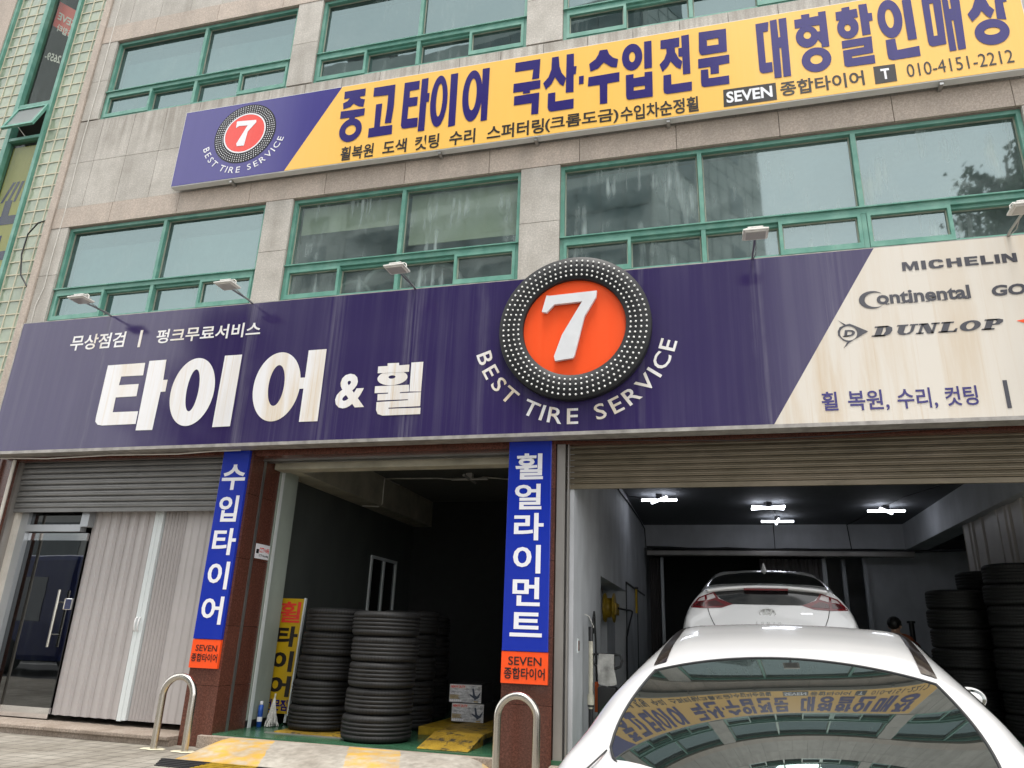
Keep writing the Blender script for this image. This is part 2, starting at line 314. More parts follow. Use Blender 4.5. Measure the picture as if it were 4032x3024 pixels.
def paver_mat():
    mt, N, L, B = newmat('paver')
    tc = N.new('ShaderNodeTexCoord'); mp = N.new('ShaderNodeMapping'); mp.inputs['Rotation'].default_value = (0, 0, R(-3))
    br = N.new('ShaderNodeTexBrick'); L.new(tc.outputs['Object'], mp.inputs[0]); L.new(mp.outputs[0], br.inputs['Vector'])
    br.inputs['Scale'].default_value = 1.0; br.inputs['Brick Width'].default_value = 0.2; br.inputs['Row Height'].default_value = 0.2
    br.offset = 0.0; br.inputs['Mortar Size'].default_value = 0.006; br.inputs['Mortar Smooth'].default_value = 0.2
    br.inputs['Color1'].default_value = (0.30, 0.275, 0.235, 1); br.inputs['Color2'].default_value = (0.36, 0.335, 0.29, 1); br.inputs['Mortar'].default_value = (0.10, 0.088, 0.072, 1)
    nz = noise(N, L, 7, 7); r = ramp(N, L, nz.outputs[0], 0.3, 0.75, (0.72, 0.72, 0.72, 1), (1.08, 1.08, 1.08, 1))
    n2 = noise(N, L, 0.9, 5); r2 = ramp(N, L, n2.outputs[0], 0.38, 0.66, (0.70, 0.68, 0.65, 1), (1.05, 1.05, 1.05, 1))
    c = mix(N, L, 1.0, br.outputs[0], r.outputs[0], 'MULTIPLY'); c = mix(N, L, 1.0, c, r2.outputs[0], 'MULTIPLY')
    n3 = noise(N, L, 2.6, 4); r3 = ramp(N, L, n3.outputs[0], 0.60, 0.74, (1, 1, 1, 1), (0.62, 0.59, 0.55, 1)); c = mix(N, L, 1.0, c, r3.outputs[0], 'MULTIPLY')
    L.new(c, B.inputs['Base Color']); B.inputs['Roughness'].default_value = 0.85
    iv = N.new('ShaderNodeMath'); iv.operation = 'SUBTRACT'; iv.inputs[0].default_value = 1.0; L.new(br.outputs['Fac'], iv.inputs[1]); bump(N, L, B, iv.outputs[0], 0.5, 0.006)
paver_mat()
plain('asphalt', (0.05, 0.05, 0.052), 0.9, var=0.35, vscale=40, bmp=0.2)
plain('far_ground', (0.16, 0.15, 0.13), 0.95)
plain('road_white', (0.7, 0.7, 0.68), 0.7)
def ramp_mat():
    mt, N, L, B = newmat('striped_concrete')
    tc = N.new('ShaderNodeTexCoord'); sp = N.new('ShaderNodeSeparateXYZ'); L.new(tc.outputs['Object'], sp.inputs[0])
    a = N.new('ShaderNodeMath'); a.operation = 'MULTIPLY_ADD'; a.inputs[1].default_value = 0.42; L.new(sp.outputs[1], a.inputs[0]); L.new(sp.outputs[0], a.inputs[2])
    w = noise(N, L, 9, 5); wa = N.new('ShaderNodeMath'); wa.operation = 'MULTIPLY_ADD'; wa.inputs[1].default_value = 0.07; L.new(w.outputs[0], wa.inputs[0]); L.new(a.outputs[0], wa.inputs[2])
    ad = N.new('ShaderNodeMath'); ad.operation = 'ADD'; ad.inputs[1].default_value = 5.10; L.new(wa.outputs[0], ad.inputs[0])
    md = N.new('ShaderNodeMath'); md.operation = 'MODULO'; md.inputs[1].default_value = 1.42; L.new(ad.outputs[0], md.inputs[0])
    lt = N.new('ShaderNodeMath'); lt.operation = 'LESS_THAN'; lt.inputs[1].default_value = 0.56; L.new(md.outputs[0], lt.inputs[0])
    n1 = noise(N, L, 6, 7); wear = ramp(N, L, n1.outputs[0], 0.36, 0.60, (1, 1, 1, 1), (0.25, 0.25, 0.25, 1))
    f = N.new('ShaderNodeMath'); f.operation = 'MULTIPLY'; L.new(lt.outputs[0], f.inputs[0]); L.new(wear.outputs[0], f.inputs[1])
    n2 = noise(N, L, 12, 7); cc = ramp(N, L, n2.outputs[0], 0.3, 0.75, (0.27, 0.25, 0.215, 1), (0.47, 0.44, 0.385, 1))
    n3 = noise(N, L, 1.4, 5); c3 = ramp(N, L, n3.outputs[0], 0.4, 0.7, (0.75, 0.72, 0.7, 1), (1.05, 1.05, 1.05, 1))
    c = mix(N, L, f.outputs[0], cc.outputs[0], (0.60, 0.36, 0.055)); c = mix(N, L, 1.0, c, c3.outputs[0], 'MULTIPLY')
    L.new(c, B.inputs['Base Color']); B.inputs['Roughness'].default_value = 0.85; bump(N, L, B, n2.outputs[0], 0.25, 0.006)
ramp_mat()
def plate_mat():
    mt, N, L, B = newmat('chequer_yellow')
    nz = noise(N, L, 9, 8, (1, 1, 1), 0.7); r = ramp(N, L, nz.outputs[0], 0.52, 0.62)
    n2 = noise(N, L, 3, 5); r2 = ramp(N, L, n2.outputs[0], 0.35, 0.7, (0.22, 0.135, 0.01, 1), (0.42, 0.265, 0.022, 1))
    L.new(mix(N, L, r.outputs[0], r2.outputs[0], (0.03, 0.027, 0.02)), B.inputs['Base Color']); B.inputs['Roughness'].default_value = 0.55
    vo = N.new('ShaderNodeTexVoronoi'); vo.inputs['Scale'].default_value = 38; tc = N.new('ShaderNodeTexCoord'); L.new(tc.outputs['Object'], vo.inputs['Vector'])
    bump(N, L, B, vo.outputs['Distance'], 0.6, 0.01)
plate_mat()
def jackbox_mat():
    mt, N, L, B = newmat('box_print')
    nz = noise(N, L, 16, 5, (1, 1, 3)); r = ramp(N, L, nz.outputs[0], 0.35, 0.7, (0.30, 0.31, 0.34, 1), (0.72, 0.73, 0.75, 1))
    L.new(r.outputs[0], B.inputs['Base Color']); B.inputs['Roughness'].default_value = 0.35
jackbox_mat()
plain('carton_dark', (0.03, 0.03, 0.034), 0.4, var=0.3)
plain('carton_white', (0.62, 0.60, 0.58), 0.5)
plain('corrugated_pale', (0.62, 0.58, 0.54), 0.5, var=0.08, vscale=2)
plain('leaf', (0.055, 0.105, 0.032), 0.6, var=0.45, vscale=1.2)
plain('bark', (0.11, 0.085, 0.065), 0.9, var=0.4, vscale=9, mscale=(1, 1, .2), bmp=0.4)
plain('tower_tile', (0.42, 0.43, 0.41), 0.5, var=0.08, vscale=.3)
plain('tower_glass', (0.06, 0.085, 0.09), 0.08, var=0.25, vscale=.2, spec=0.8)
plain('tower_band', (0.09, 0.1, 0.1), 0.5)
plain('roof_slate', (0.10, 0.11, 0.12), 0.6)
plain('neighbour_wall', (0.13, 0.10, 0.085), 0.8, var=0.2)
plain('bus_blue', (0.008, 0.025, 0.18), 0.25, coat=0.5)
plain('skin', (0.45, 0.27, 0.19), 0.5, var=0.05)
plain('hair_black', (0.010, 0.009, 0.009), 0.5)
plain('shirt_orange', (0.30, 0.08, 0.03), 0.85, var=0.3, vscale=12)
plain('trousers_dark', (0.02, 0.022, 0.028), 0.85)

# ---------------------------------------------------------------- mesh helpers
class MB:
    """collects shapes; build() links them as ONE mesh object"""
    def __init__(s): s.v = []; s.f = []; s.mi = []; s.sm = []; s.cur = 0; s.M = None
    def add(s, vs, fs, smooth=False):
        o = len(s.v)
        s.v += [tuple(s.M @ Vector(v)) if s.M else tuple(v) for v in vs]
        for f in fs: s.f.append([o + i for i in f]); s.mi.append(s.cur); s.sm.append(smooth)
        return s
    def box(s, x0, x1, y0, y1, z0, z1, bev=0.0):
        if bev <= 0:
            vs = [(x, y, z) for z in (z0, z1) for y in (y0, y1) for x in (x0, x1)]
            return s.add(vs, [(0, 2, 3, 1), (4, 5, 7, 6), (0, 1, 5, 4), (2, 6, 7, 3), (0, 4, 6, 2), (1, 3, 7, 5)])
        bm = bmesh.new(); bmesh.ops.create_cube(bm, size=1)
        bmesh.ops.scale(bm, vec=(x1 - x0, y1 - y0, z1 - z0), verts=bm.verts)
        bmesh.ops.translate(bm, vec=((x0 + x1) / 2, (y0 + y1) / 2, (z0 + z1) / 2), verts=bm.verts)
        bmesh.ops.bevel(bm, geom=bm.edges[:], offset=bev, segments=2, affect='EDGES', profile=0.6)
        return s.addbm(bm)
    def addbm(s, bm, smooth=False):
        bm.verts.index_update()
        s.add([v.co[:] for v in bm.verts], [[v.index for v in f.verts] for f in bm.faces], smooth); bm.free(); return s
    def quad(s, a, b, c, d): return s.add([a, b, c, d], [(0, 1, 2, 3)])
    def tube(s, pts, r, n=10, closed=False, caps=True):
        pts = [Vector(p) for p in pts]; vs = []; fs = []
        rr = r if isinstance(r, (list, tuple)) else [r] * len(pts)
        ref = None
        for i, p in enumerate(pts):
            a = pts[i - 1] if i > 0 else (pts[-1] if closed else p); b = pts[i + 1] if i < len(pts) - 1 else (pts[0] if closed else p)
            t = (b - a).normalized()
            if ref is None: ref = t.orthogonal().normalized()
            ref = (ref - t * ref.dot(t)).normalized(); bi = t.cross(ref)
            for k in range(n):
                an = 2 * math.pi * k / n
                vs.append(p + (ref * math.cos(an) + bi * math.sin(an)) * rr[i])
        L = len(pts)
        for i in range(L if closed else L - 1):
            j = (i + 1) % L
            for k in range(n):
                fs.append((i * n + k, i * n + (k + 1) % n, j * n + (k + 1) % n, j * n + k))
        s.add(vs, fs, True)
        if caps and not closed:
            s.add(vs[:n], [tuple(range(n - 1, -1, -1))]); s.add(vs[-n:], [tuple(range(n))])
        return s
    def lathe(s, prof, n=48, axis='Z', cx=0, cy=0, cz=0, closed=True):
        vs = []; fs = []
        for k in range(n):
            a = 2 * math.pi * k / n
            for r, h in prof:
                x, y = r * math.cos(a), r * math.sin(a)
                vs.append({'Z': (cx + x, cy + y, cz + h), 'X': (cx + h, cy + x, cz + y), 'Y': (cx + x, cy + h, cz + y)}[axis])
        m_ = len(prof)
        for k in range(n):
            for i in range(m_ if closed else m_ - 1):
                j = (i + 1) % m_
                fs.append((k * m_ + i, ((k + 1) % n) * m_ + i, ((k + 1) % n) * m_ + j, k * m_ + j))
        return s.add(vs, fs, True)
    def prism(s, pts, y0, y1, holes=()):
        """polygon in the X-Z plane, extruded from y0 (front) to y1"""
        loops = [[Vector((x, z, 0)) for x, z in pts]] + [[Vector((x, z, 0)) for x, z in h] for h in holes]
        tri = geometry.tessellate_polygon(loops); flat = [p for l in loops for p in l]
        s.add([(p.x, y0, p.y) for p in flat], [tuple(t) for t in tri])
        if y1 != y0:
            s.add([(p.x, y1, p.y) for p in flat], [tuple(t) for t in tri])
            o = 0
            for l in loops:
                k = len(l)
                for i in range(k):
                    a, b = l[i], l[(i + 1) % k]
                    s.add([(a.x, y0, a.y), (b.x, y0, b.y), (b.x, y1, b.y), (a.x, y1, a.y)], [(0, 1, 2, 3)])
                o += k
        return s
    def build(s, name, mat, parent=None, loc=None, rz=0.0, fix=True):
        me = bpy.data.meshes.new(name); me.from_pydata(s.v, [], s.f); me.update()
        mats = mat if isinstance(mat, (list, tuple)) else [mat]
        for k in mats: me.materials.append(MATS[k])
        me.polygons.foreach_set('material_index', s.mi); me.polygons.foreach_set('use_smooth', s.sm)
        if fix:
            bm = bmesh.new(); bm.from_mesh(me); bmesh.ops.recalc_face_normals(bm, faces=bm.faces); bm.to_mesh(me); bm.free()
        o = bpy.data.objects.new(name, me); C.objects.link(o)
        if parent: o.parent = parent
        if loc: o.location = loc
        if rz: o.rotation_euler = (0, 0, rz)
        return o
def tag(o, label=None, cat=None, group=None, kind=None):
    if label: o['label'] = label
    if cat: o['category'] = cat
    if group: o['group'] = group
    if kind: o['kind'] = kind
    return o
def thing(name, loc, label, cat, group=None, rz=0.0):
    o = bpy.data.objects.new(name, None); C.objects.link(o); o.location = loc; o.rotation_euler = (0, 0, rz)
    o.empty_display_size = 0.2
    return tag(o, label, cat, group)
KIDS = {}
def copy_tree(src, loc, rz=0.0, label=None, group=None, parent=None):
    c = src.copy(); C.objects.link(c)
    if parent is None:
        c.location = loc; c.rotation_euler = (0, 0, rz)
        if label: c['label'] = label
        if group: c['group'] = group
    else: c.parent = parent
    for ch in list(src.children): copy_tree(ch, None, parent=c)
    return c
TXT = {}
def text_mesh(body, off):
    k = (body, off)
    if k not in TXT:
        cu = bpy.data.curves.new('lettering', 'FONT'); cu.body = body; cu.size = 1; cu.offset = off; cu.resolution_u = 3
        o = bpy.data.objects.new('lettering', cu); C.objects.link(o); dg = bpy.context.evaluated_depsgraph_get(); dg.update()
        me = bpy.data.meshes.new_from_object(o.evaluated_get(dg))
        TXT[k] = ([v.co.xy[:] for v in me.vertices], [tuple(p.vertices) for p in me.polygons])
        bpy.data.objects.remove(o); bpy.data.curves.remove(cu); bpy.data.meshes.remove(me)
    return TXT[k]
def text(mb, body, x0, x1, z0, z1, y, off=0.02, shear=0.0, f=None):
    """lettering stretched into the box x0..x1, z0..z1 of a plane facing -Y (f maps plane coords to a point)"""
    vs, fs = text_mesh(body, off)
    ax, bx = min(v[0] for v in vs), max(v[0] for v in vs); az, bz = min(v[1] for v in vs), max(v[1] for v in vs)
    out = []
    for v in vs:
        t = (v[1] - az) / (bz - az); x = x0 + (v[0] - ax) / (bx - ax) * (x1 - x0) + shear * t * (z1 - z0); z = z0 + t * (z1 - z0)
        out.append(f(x, z) if f else (x, y, z))
    mb.add(out, fs)
def arc_text(mb, body, cx, cz, r, h, a0, a1, y, off=0.0, wfac=1.0):
    """letters standing on the outside of a circle, read along its lower arc from angle a0 to a1 (degrees, 0 = right)"""
    adv = {' ': 0.42, 'I': 0.34, 'T': 0.66, 'B': 0.70, 'E': 0.64, 'S': 0.68, 'R': 0.72, 'V': 0.72, 'C': 0.74}
    tot = sum(adv[c] for c in body); s = 0
    for c in body:
        mid = (s + adv[c] / 2) / tot; s += adv[c]
        if c == ' ': continue
        a = R(a0 + (a1 - a0) * mid); vs, fs = text_mesh(c, off)
        ax, bx = min(v[0] for v in vs), max(v[0] for v in vs); az, bz = min(v[1] for v in vs), max(v[1] for v in vs)
        ux, uz = -math.sin(a), math.cos(a); nx, nz = -math.cos(a), -math.sin(a)   # along the arc, and "up" = towards the centre
        k = h / (bz - az); out = []
        for v in vs:
            u = (v[0] - (ax + bx) / 2) * k * wfac; t = (v[1] - az) * k
            out.append((cx + math.cos(a) * (r + h) + ux * u + nx * t, y, cz + math.sin(a) * (r + h) + uz * u + nz * t))
        mb.add(out, fs)
def disc(cx, cz, rx, rz, n=64): return [(cx + rx * math.cos(2 * math.pi * i / n), cz + rz * math.sin(2 * math.pi * i / n)) for i in range(n)]
def glyphs(mb, data, yf):
    for gi, g in enumerate(data):
        y = yf - .0006 * (gi % 4)
        if g[0] == 'P': mb.prism(g[1], y, y)
        elif g[0] == 'H': mb.prism(g[1], y, y, [g[2]])
        else: mb.prism(disc(*g[1][:4]), y, y, [disc(*g[2][:4])])

# ---------------------------------------------------------------- ground
def sheet(name, mat, x0, x1, y0, y1, z):
    return tag(MB().quad((x0, y0, z), (x1, y0, z), (x1, y1, z), (x0, y1, z)).build(name, mat), kind='structure')
sheet('ground', 'far_ground', -400, 400, -400, 400, -0.15)
def slab(name, mat, x0, x1, y0, y1, z0, z1):
    return tag(MB().box(x0, x1, y0, y1, z0, z1).build(name, mat), kind='structure')
slab('pavement', 'paver', -40, 40, -6.2, 0.6, -0.13, 0.0)
sheet('road', 'asphalt', -150, 150, -20.2, -6.2, -0.13)
mk = MB()
for i in range(-12, 13): mk.quad((i * 6, -13.3, -0.126), (i * 6 + 3, -13.3, -0.126), (i * 6 + 3, -13.15, -0.126), (i * 6, -13.15, -0.126))
tag(mk.build('road_marking', 'road_white'), kind='structure')
slab('far_pavement', 'paver', -60, 60, -26, -20.2, -0.13, 0.0)
FZ = 0.14                                  # workshop floor
slab('workshop_floor', 'epoxy_green', -5.6, 5.6, 0.02, 11.2, 0.02, FZ)

# ---------------------------------------------------------------- the building
B0 = thing('commercial_building', (0, 0, 0), 'granite clad commercial building with green framed windows above a tyre workshop', 'building')
FH = 3.57; NF = 5
WX = [(-9.2, -5.8), (-5.37, -2.11), (-1.6, 3.49), (3.95, 7.2), (7.65, 10.9)]
PX = [(-9.53, -9.2), (-5.8, -5.37), (-2.11, -1.6), (3.49, 3.95), (7.2, 7.65), (10.9, 11.4)]
XL, XR = -9.53, 11.4
core = MB()
core.box(XL, XR, 0.034, 0.32, 3.45, 5.32)
gp = MB(); G = 0.0035
for k in range(NF):
    o = k * FH
    core.box(XL, XR, 0.034, 0.32, 6.89 + o, 8.89 + o - 0.0)
    for a, b in PX: core.box(a, b, 0.034, 0.32, 5.32 + o, 6.89 + o)
    pk = MB()                              # pink band over the windows
    xs = [-9.53, -8.48, -7.288, -6.09, -4.90, -3.72, -2.54, -1.355, -0.167, 1.016, 2.237, 3.436, 4.63, 5.82, 7.01, 8.2, 9.4, 10.6, XR]
    for a, b in zip(xs, xs[1:]): pk.box(a + G, b - G, -0.006, 0.032, 6.905 + o, 7.25 + o)
    pk.build('lintel_band', 'pink_granite', B0)
    xs = [XL] + [-9.06 + 0.6 * i for i in range(35) if -9.06 + 0.6 * i < XR - 0.2] + [XR]
    for a, b in zip(xs, xs[1:]):
        gp.box(a + G, b - G, 0.0, 0.032, 7.257 + o, 8.075 + o); gp.box(a + G, b - G, 0.0, 0.032, 8.082 + o, 8.872 + o)
    for a, b in PX:
        gp.box(a + G, b - G, 0.0, 0.032, 5.33 + o, 6.095 + o); gp.box(a + G, b - G, 0.0, 0.032, 6.102 + o, 6.90 + o)
for a, b in zip(xs, xs[1:]): gp.box(a + G, b - G, 0.0, 0.032, 4.5, 5.315)
core.build('wall_core', 'joint_dark', B0)
gp.build('wall', 'grey_granite', B0)
MB().box(XL, XR, -0.05, 6.0, 5.32 + NF * FH + 3.4, 5.32 + NF * FH + 4.2).build('roof', 'grey_granite', B0)
bk = MB()
bk.box(-12.2, 11.4, 11.3, 11.6, 0, 26); bk.box(11.4, 11.7, 0.0, 11.6, 0, 26); bk.box(-12.5, -12.2, 0.3, 11.6, 0, 26)
bk.build('outer_wall', 'joint_dark', B0)
# rooms behind the panes
rm = MB(); rf = MB()
for k in range(NF):
    o = k * FH
    rm.box(XL, XR, 4.2, 4.3, 4.6 + o, 8.1 + o)
    rf.box(XL, XR, 0.33, 4.2, 7.02 + o, 7.1 + o)
    rf.box(XL, XR, 0.33, 4.2, 4.78 + o, 4.86 + o)
rm.build('room_wall', 'room_grey', B0); rf.build('room_ceiling', 'room_grey', B0)

# windows: frame + panes; openable sashes stand a little proud
def make_window(x0, x1, mull, subs, sash, z0=5.32, z1=6.89, trz=5.825, tilt=0):
    f = MB(); bead = MB(); p = MB(); rr = random.Random(int(abs(x0) * 100) + tilt)
    Y0, Y1 = 0.045, 0.15; w = 0.048
    f.box(x0, x0 + w, Y0, Y1, z0, z1); f.box(x1 - w, x1, Y0, Y1, z0, z1)
    f.box(x0 + w, x1 - w, Y0, Y1, z1 - w, z1); f.box(x0 + w, x1 - w, Y0, Y1, z0, z0 + 0.045)
    f.box(x0 + w, x1 - w, Y0 - 0.006, Y1, trz - 0.035, trz + 0.03)
    f.box(x0 - 0.0, x1, Y0 - 0.03, Y0 - 0.002, trz + 0.03, trz + 0.045)
    ed = [x0 + w] + list(mull) + [x1 - w]
    for mx in mull:
        f.box(mx - 0.026, mx + 0.026, Y0 - 0.003, Y1, trz + 0.03, z1 - w); f.box(mx - 0.026, mx + 0.026, Y0 - 0.003, Y1, z0 + 0.045, trz - 0.035)
    def pane(a, b, c, d, y):
        t1, t2 = rr.uniform(-.003, .003) * (b - a), rr.uniform(-.003, .003) * (d - c)
        p.quad((a, y, c), (b, y + t1, c), (b, y + t1 + t2, d), (a, y + t2, d))
        g = 0.014                                            # glazing bead
        for q in ((a, b, c, c + g), (a, b, d - g, d)): bead.box(q[0], q[1], y - 0.018, y - 0.004, q[2], q[3])
        for q in ((a, a + g), (b - g, b)): bead.box(q[0], q[1], y - 0.018, y - 0.004, c + g, d - g)
    for a, b in zip(ed, ed[1:]):
        aa = a + (0.03 if a in mull else 0); bb = b - (0.03 if b in mull else 0)
        pane(aa, bb, trz + 0.03, z1 - w, Y0 + 0.07)
    su = [x0 + w] + list(subs) + [x1 - w]
    for i, (a, b) in enumerate(zip(su, su[1:])):
        aa = a + (0.03 if a in mull else 0); bb = b - (0.03 if b in mull else 0)
        if i in sash:
            fr = 0.052; ys = Y0 - 0.012
            f.box(aa, aa + fr * .7, ys, Y1 - 0.03, z0 + 0.045, trz - 0.036); f.box(bb - fr * .7, bb, ys, Y1 - 0.03, z0 + 0.045, trz - 0.036)
            f.box(aa + fr * .7, bb - fr * .7, ys, Y1 - 0.03, z0 + 0.045, z0 + 0.045 + fr * 1.25); f.box(aa + fr * .7, bb - fr * .7, ys, Y1 - 0.03, trz - 0.036 - fr * .7, trz - 0.036)
            pane(aa + fr * .7, bb - fr * .7, z0 + 0.045 + fr * 1.25, trz - 0.036 - fr * .7, Y0 + 0.04)
        else:
            f.box(aa, bb, Y0 + 0.03, Y1, trz - 0.075, trz - 0.036); f.box(aa, bb, Y0 + 0.03, Y1, z0 + 0.045, z0 + 0.075)
            pane(aa, bb, z0 + 0.075, trz - 0.075, Y0 + 0.085)
    return f, bead, p
WIN = [((-9.2, -5.8), [-7.48], [-8.29, -7.48, -6.68], (0, 3)), ((-5.37, -2.11), [-3.725], [-4.54, -3.725, -2.95], (0, 3)),
       ((-1.6, 3.49), [0.09, 1.795], [-0.745, 0.09, 0.91, 1.795, 2.65], (0, 3, 4)), ((3.95, 7.2), [5.57], [4.76, 5.57, 6.39], (0, 3)), ((7.65, 10.9), [9.27], [8.46, 9.27, 10.1], (0, 3))]
for wi, ((a, b), mu, su, sash) in enumerate(WIN):
    f, bd, p = make_window(a, b, mu, su, sash)
    src = f.build('window', 'green_frame', B0); s1 = bd.build('glazing_bead', 'frame_bead', src)
    s2 = p.build('pane', ('window_glass', 'clear_window_glass', 'dirty_window_glass', 'window_glass', 'window_glass')[wi], src, fix=False)
    for k in range(1, NF):
        c = src.copy(); C.objects.link(c); c.parent = B0; c.location = (0, 0, k * FH)
        for ch in (s1, s2):
            d = ch.copy(); C.objects.link(d); d.parent = c
            if ch is s2:
                d.data = d.data.copy(); d.data.materials[0] = MATS['window_glass']
# blinds and things seen through the second-floor panes
MB().box(-3.67, -2.2, 0.20, 0.206, 6.10, 6.84).box(-3.67, -2.2, 0.195, 0.211, 6.08, 6.10).build('roller_blind', 'blind_cream', B0)
MB().box(-5.3, -3.76, 0.20, 0.206, 6.42, 6.84).build('roller_blind', 'blind_cream', B0)
MB().box(-9.1, -5.9, 0.20, 0.206, 5.36, 6.6).build('roller_blind', 'room_grey', B0)
MB().box(-9.1, -5.9, 0.20, 0.206, 5.36 + FH, 6.55 + FH).build('roller_blind', 'room_grey', B0)
st = MB()
for cx, cz, r in ((-4.1, 5.62, .34), (-3.3, 5.6, .33), (-4.55, 5.5, .30)):
    st.lathe([(r, -.1), (r, .1), (r * .8, .12), (r * .74, .1), (r * .74, -.1), (r * .8, -.12)], 32, 'Y', cx, 0.55, cz)
ty = st.build('stored_wheel', 'dull_steel', B0)

# stair tower of glass blocks at the left
TX0, TX1 = -12.0, -9.66
T0 = MB(); T0.box(-12.6, -11.79, -0.02, 0.5, 3.3, 26); T0.box(-9.66, -9.535, -0.03, 0.4, 3.3, 26)
T0.build('tower_edge', 'pink_granite', B0)
mo = MB(); P = 0.2125; rows = [(5.10 + 0.2235 * i) for i in range(95)]
mo.box(-11.79, -11.06, 0.085, 0.13, 3.3, 26); mo.box(-10.30, -9.66, 0.085, 0.13, 3.3, 26)
def blocks(x0, n, zlo):
    bl = MB()
    for i in range(n):
        for j in range(-9, 92):
            z = 5.09 + 0.2235 * j; x = x0 + P * i
            bm = bmesh.new(); bmesh.ops.create_cube(bm, size=1)
            bmesh.ops.scale(bm, vec=(P - 0.016, 0.06, 0.2235 - 0.016), verts=bm.verts)
            bmesh.ops.translate(bm, vec=(x + P / 2, 0.085, z + 0.11), verts=bm.verts)
            ff = [f for f in bm.faces if f.normal.y < -0.5]
            r = bmesh.ops.inset_region(bm, faces=ff, thickness=0.012, depth=-0.007)
            bl.addbm(bm)
    bl.build('glass_block', 'glass_block', B0)
# the mortar grid stands flush between the blocks
blocks(-10.245, 3, 0); blocks(-11.72, 3, 0)
mo.box(-10.26, -9.66, 0.068, 0.086, 3.3, 26); mo.box(-11.74, -11.06, 0.068, 0.086, 3.3, 26)
for xa, xb, x0 in ((-10.26, -9.66, -10.245), (-11.74, -11.06, -11.72)):
    for i in range(4):
        if x0 + P * i < xb: mo.box(x0 + P * i - .009, x0 + P * i + .009, .050, .067, 3.3, 26)
    for j in range(-9, 93): mo.box(xa, xb, .0515, .067, 5.09 + .2235 * j - .009, 5.09 + .2235 * j + .009)
mo.build('block_mortar', 'block_mortar', B0)
fr = MB()
for a, b in ((-10.325, -10.262), (-11.06, -10.975), (-11.79, -11.735)): fr.box(a, b, 0.0, 0.12, 3.3, 26)
for z in (9.42, 8.745): fr.box(-10.975, -10.325, 0.01, 0.12, z, z + 0.055)
for z in (12.9, 12.3, 16.5, 15.9): fr.box(-10.975, -10.325, 0.01, 0.12, z, z + 0.055)
sf = fr.build('stair_window', 'green_frame', B0)
pp = MB(); pp.quad((-10.975, .075, 9.47), (-10.325, .075, 9.47), (-10.325, .075, 12.3), (-10.975, .075, 12.3)); pp.quad((-10.975, .075, 3.4), (-10.325, .075, 3.4), (-10.325, .075, 8.75), (-10.975, .075, 8.75))
pp.quad((-10.975, .075, 12.95), (-10.325, .075, 12.95), (-10.325, .075, 26), (-10.975, .075, 26))
pp.build('pane', 'stair_glass', sf, fix=False)
hp = MB(); hp.M = Matrix.Translation((-10.65, 0.02, 9.40)) @ Matrix.Rotation(R(-19), 4, 'X')
for q in ((-.325, .325, -.045, 0), (-.325, .325, -.56, -.51)): hp.box(q[0], q[1], -.02, .02, q[2], q[3])
for q in ((-.325, -.28), (.28, .325)): hp.box(q[0], q[1], -.02, .02, -.51, -.045)
hw = hp.build('hopper_sash', 'green_frame', sf)
hg = MB(); hg.M = hp.M; hg.quad((-.28, 0, -.51), (.28, 0, -.51), (.28, 0, -.045), (-.28, 0, -.045)); hg.build('hopper_pane', 'frosted_pane', sf, fix=False)
MB().tube([(-10.66, .05, 8.8), (-10.75, -.08, 8.95), (-10.8, -.12, 9.0)], .006, 6).build('hopper_stay', 'cable_white', sf)
sw = MB(); sw.box(-12.2, -9.66, 3.0, 3.1, 3.0, 26); sw.box(-12.2, -12.1, 0.13, 3.0, 3.0, 26); sw.box(-9.66, -9.56, .41, 3.0, 3.0, 26); sw.build('stair_wall', 'ceiling_pale', B0)
bn = MB(); bn.box(-10.97, -10.33, 0.13, 0.14, 5.2, 8.70); bn0 = bn.build('stair_banner', 'banner_olive', B0)
bt = MB()
for i, z in enumerate((7.2, 6.55, 5.9)): bt.box(-10.95, -10.35, 0.124, 0.129, z, z + .16); bt.box(-10.8, -10.66, 0.124, 0.129, z + .16, z + .45)
for i in range(4): bt.prism([(-10.9 + .13 * i, 7.62), (-10.85 + .13 * i, 7.62), (-10.7 + .09 * i, 8.0), (-10.76 + .09 * i, 8.0)], -.0 + .126, .126)
bt.build('banner_print', 'indigo_letter', bn0)
# the red and dark poster hung high inside the stair window, seen from behind so the writing runs mirrored
ps = MB(); ps.prism([(-10.97, 11.9), (-10.33, 11.45), (-10.33, 10.85), (-10.97, 11.35)], .15, .16); p0 = ps.build('stair_poster', 'red_vinyl', B0)
pt = MB(); text(pt, 'SEVE', -10.45, -10.9, 11.30, 11.46, -.0 + .145, 0.02, f=lambda x, z: (x, -.0 + .145, z + (-(x + 10.65)) * .7)); text(pt, '종합타', -10.42, -10.85, 11.06, 11.22, -.0 + .145, 0.02, f=lambda x, z: (x, -.0 + .145, z + (-(x + 10.65)) * .7))
text(pt, 'T. 2659-', -10.35, -10.93, 10.45, 10.62, -.0 + .145, 0.02, f=lambda x, z: (x, -.0 + .145, z + (-(x + 10.65)) * .45))
pt.build('poster_lettering', 'sign_white', p0)

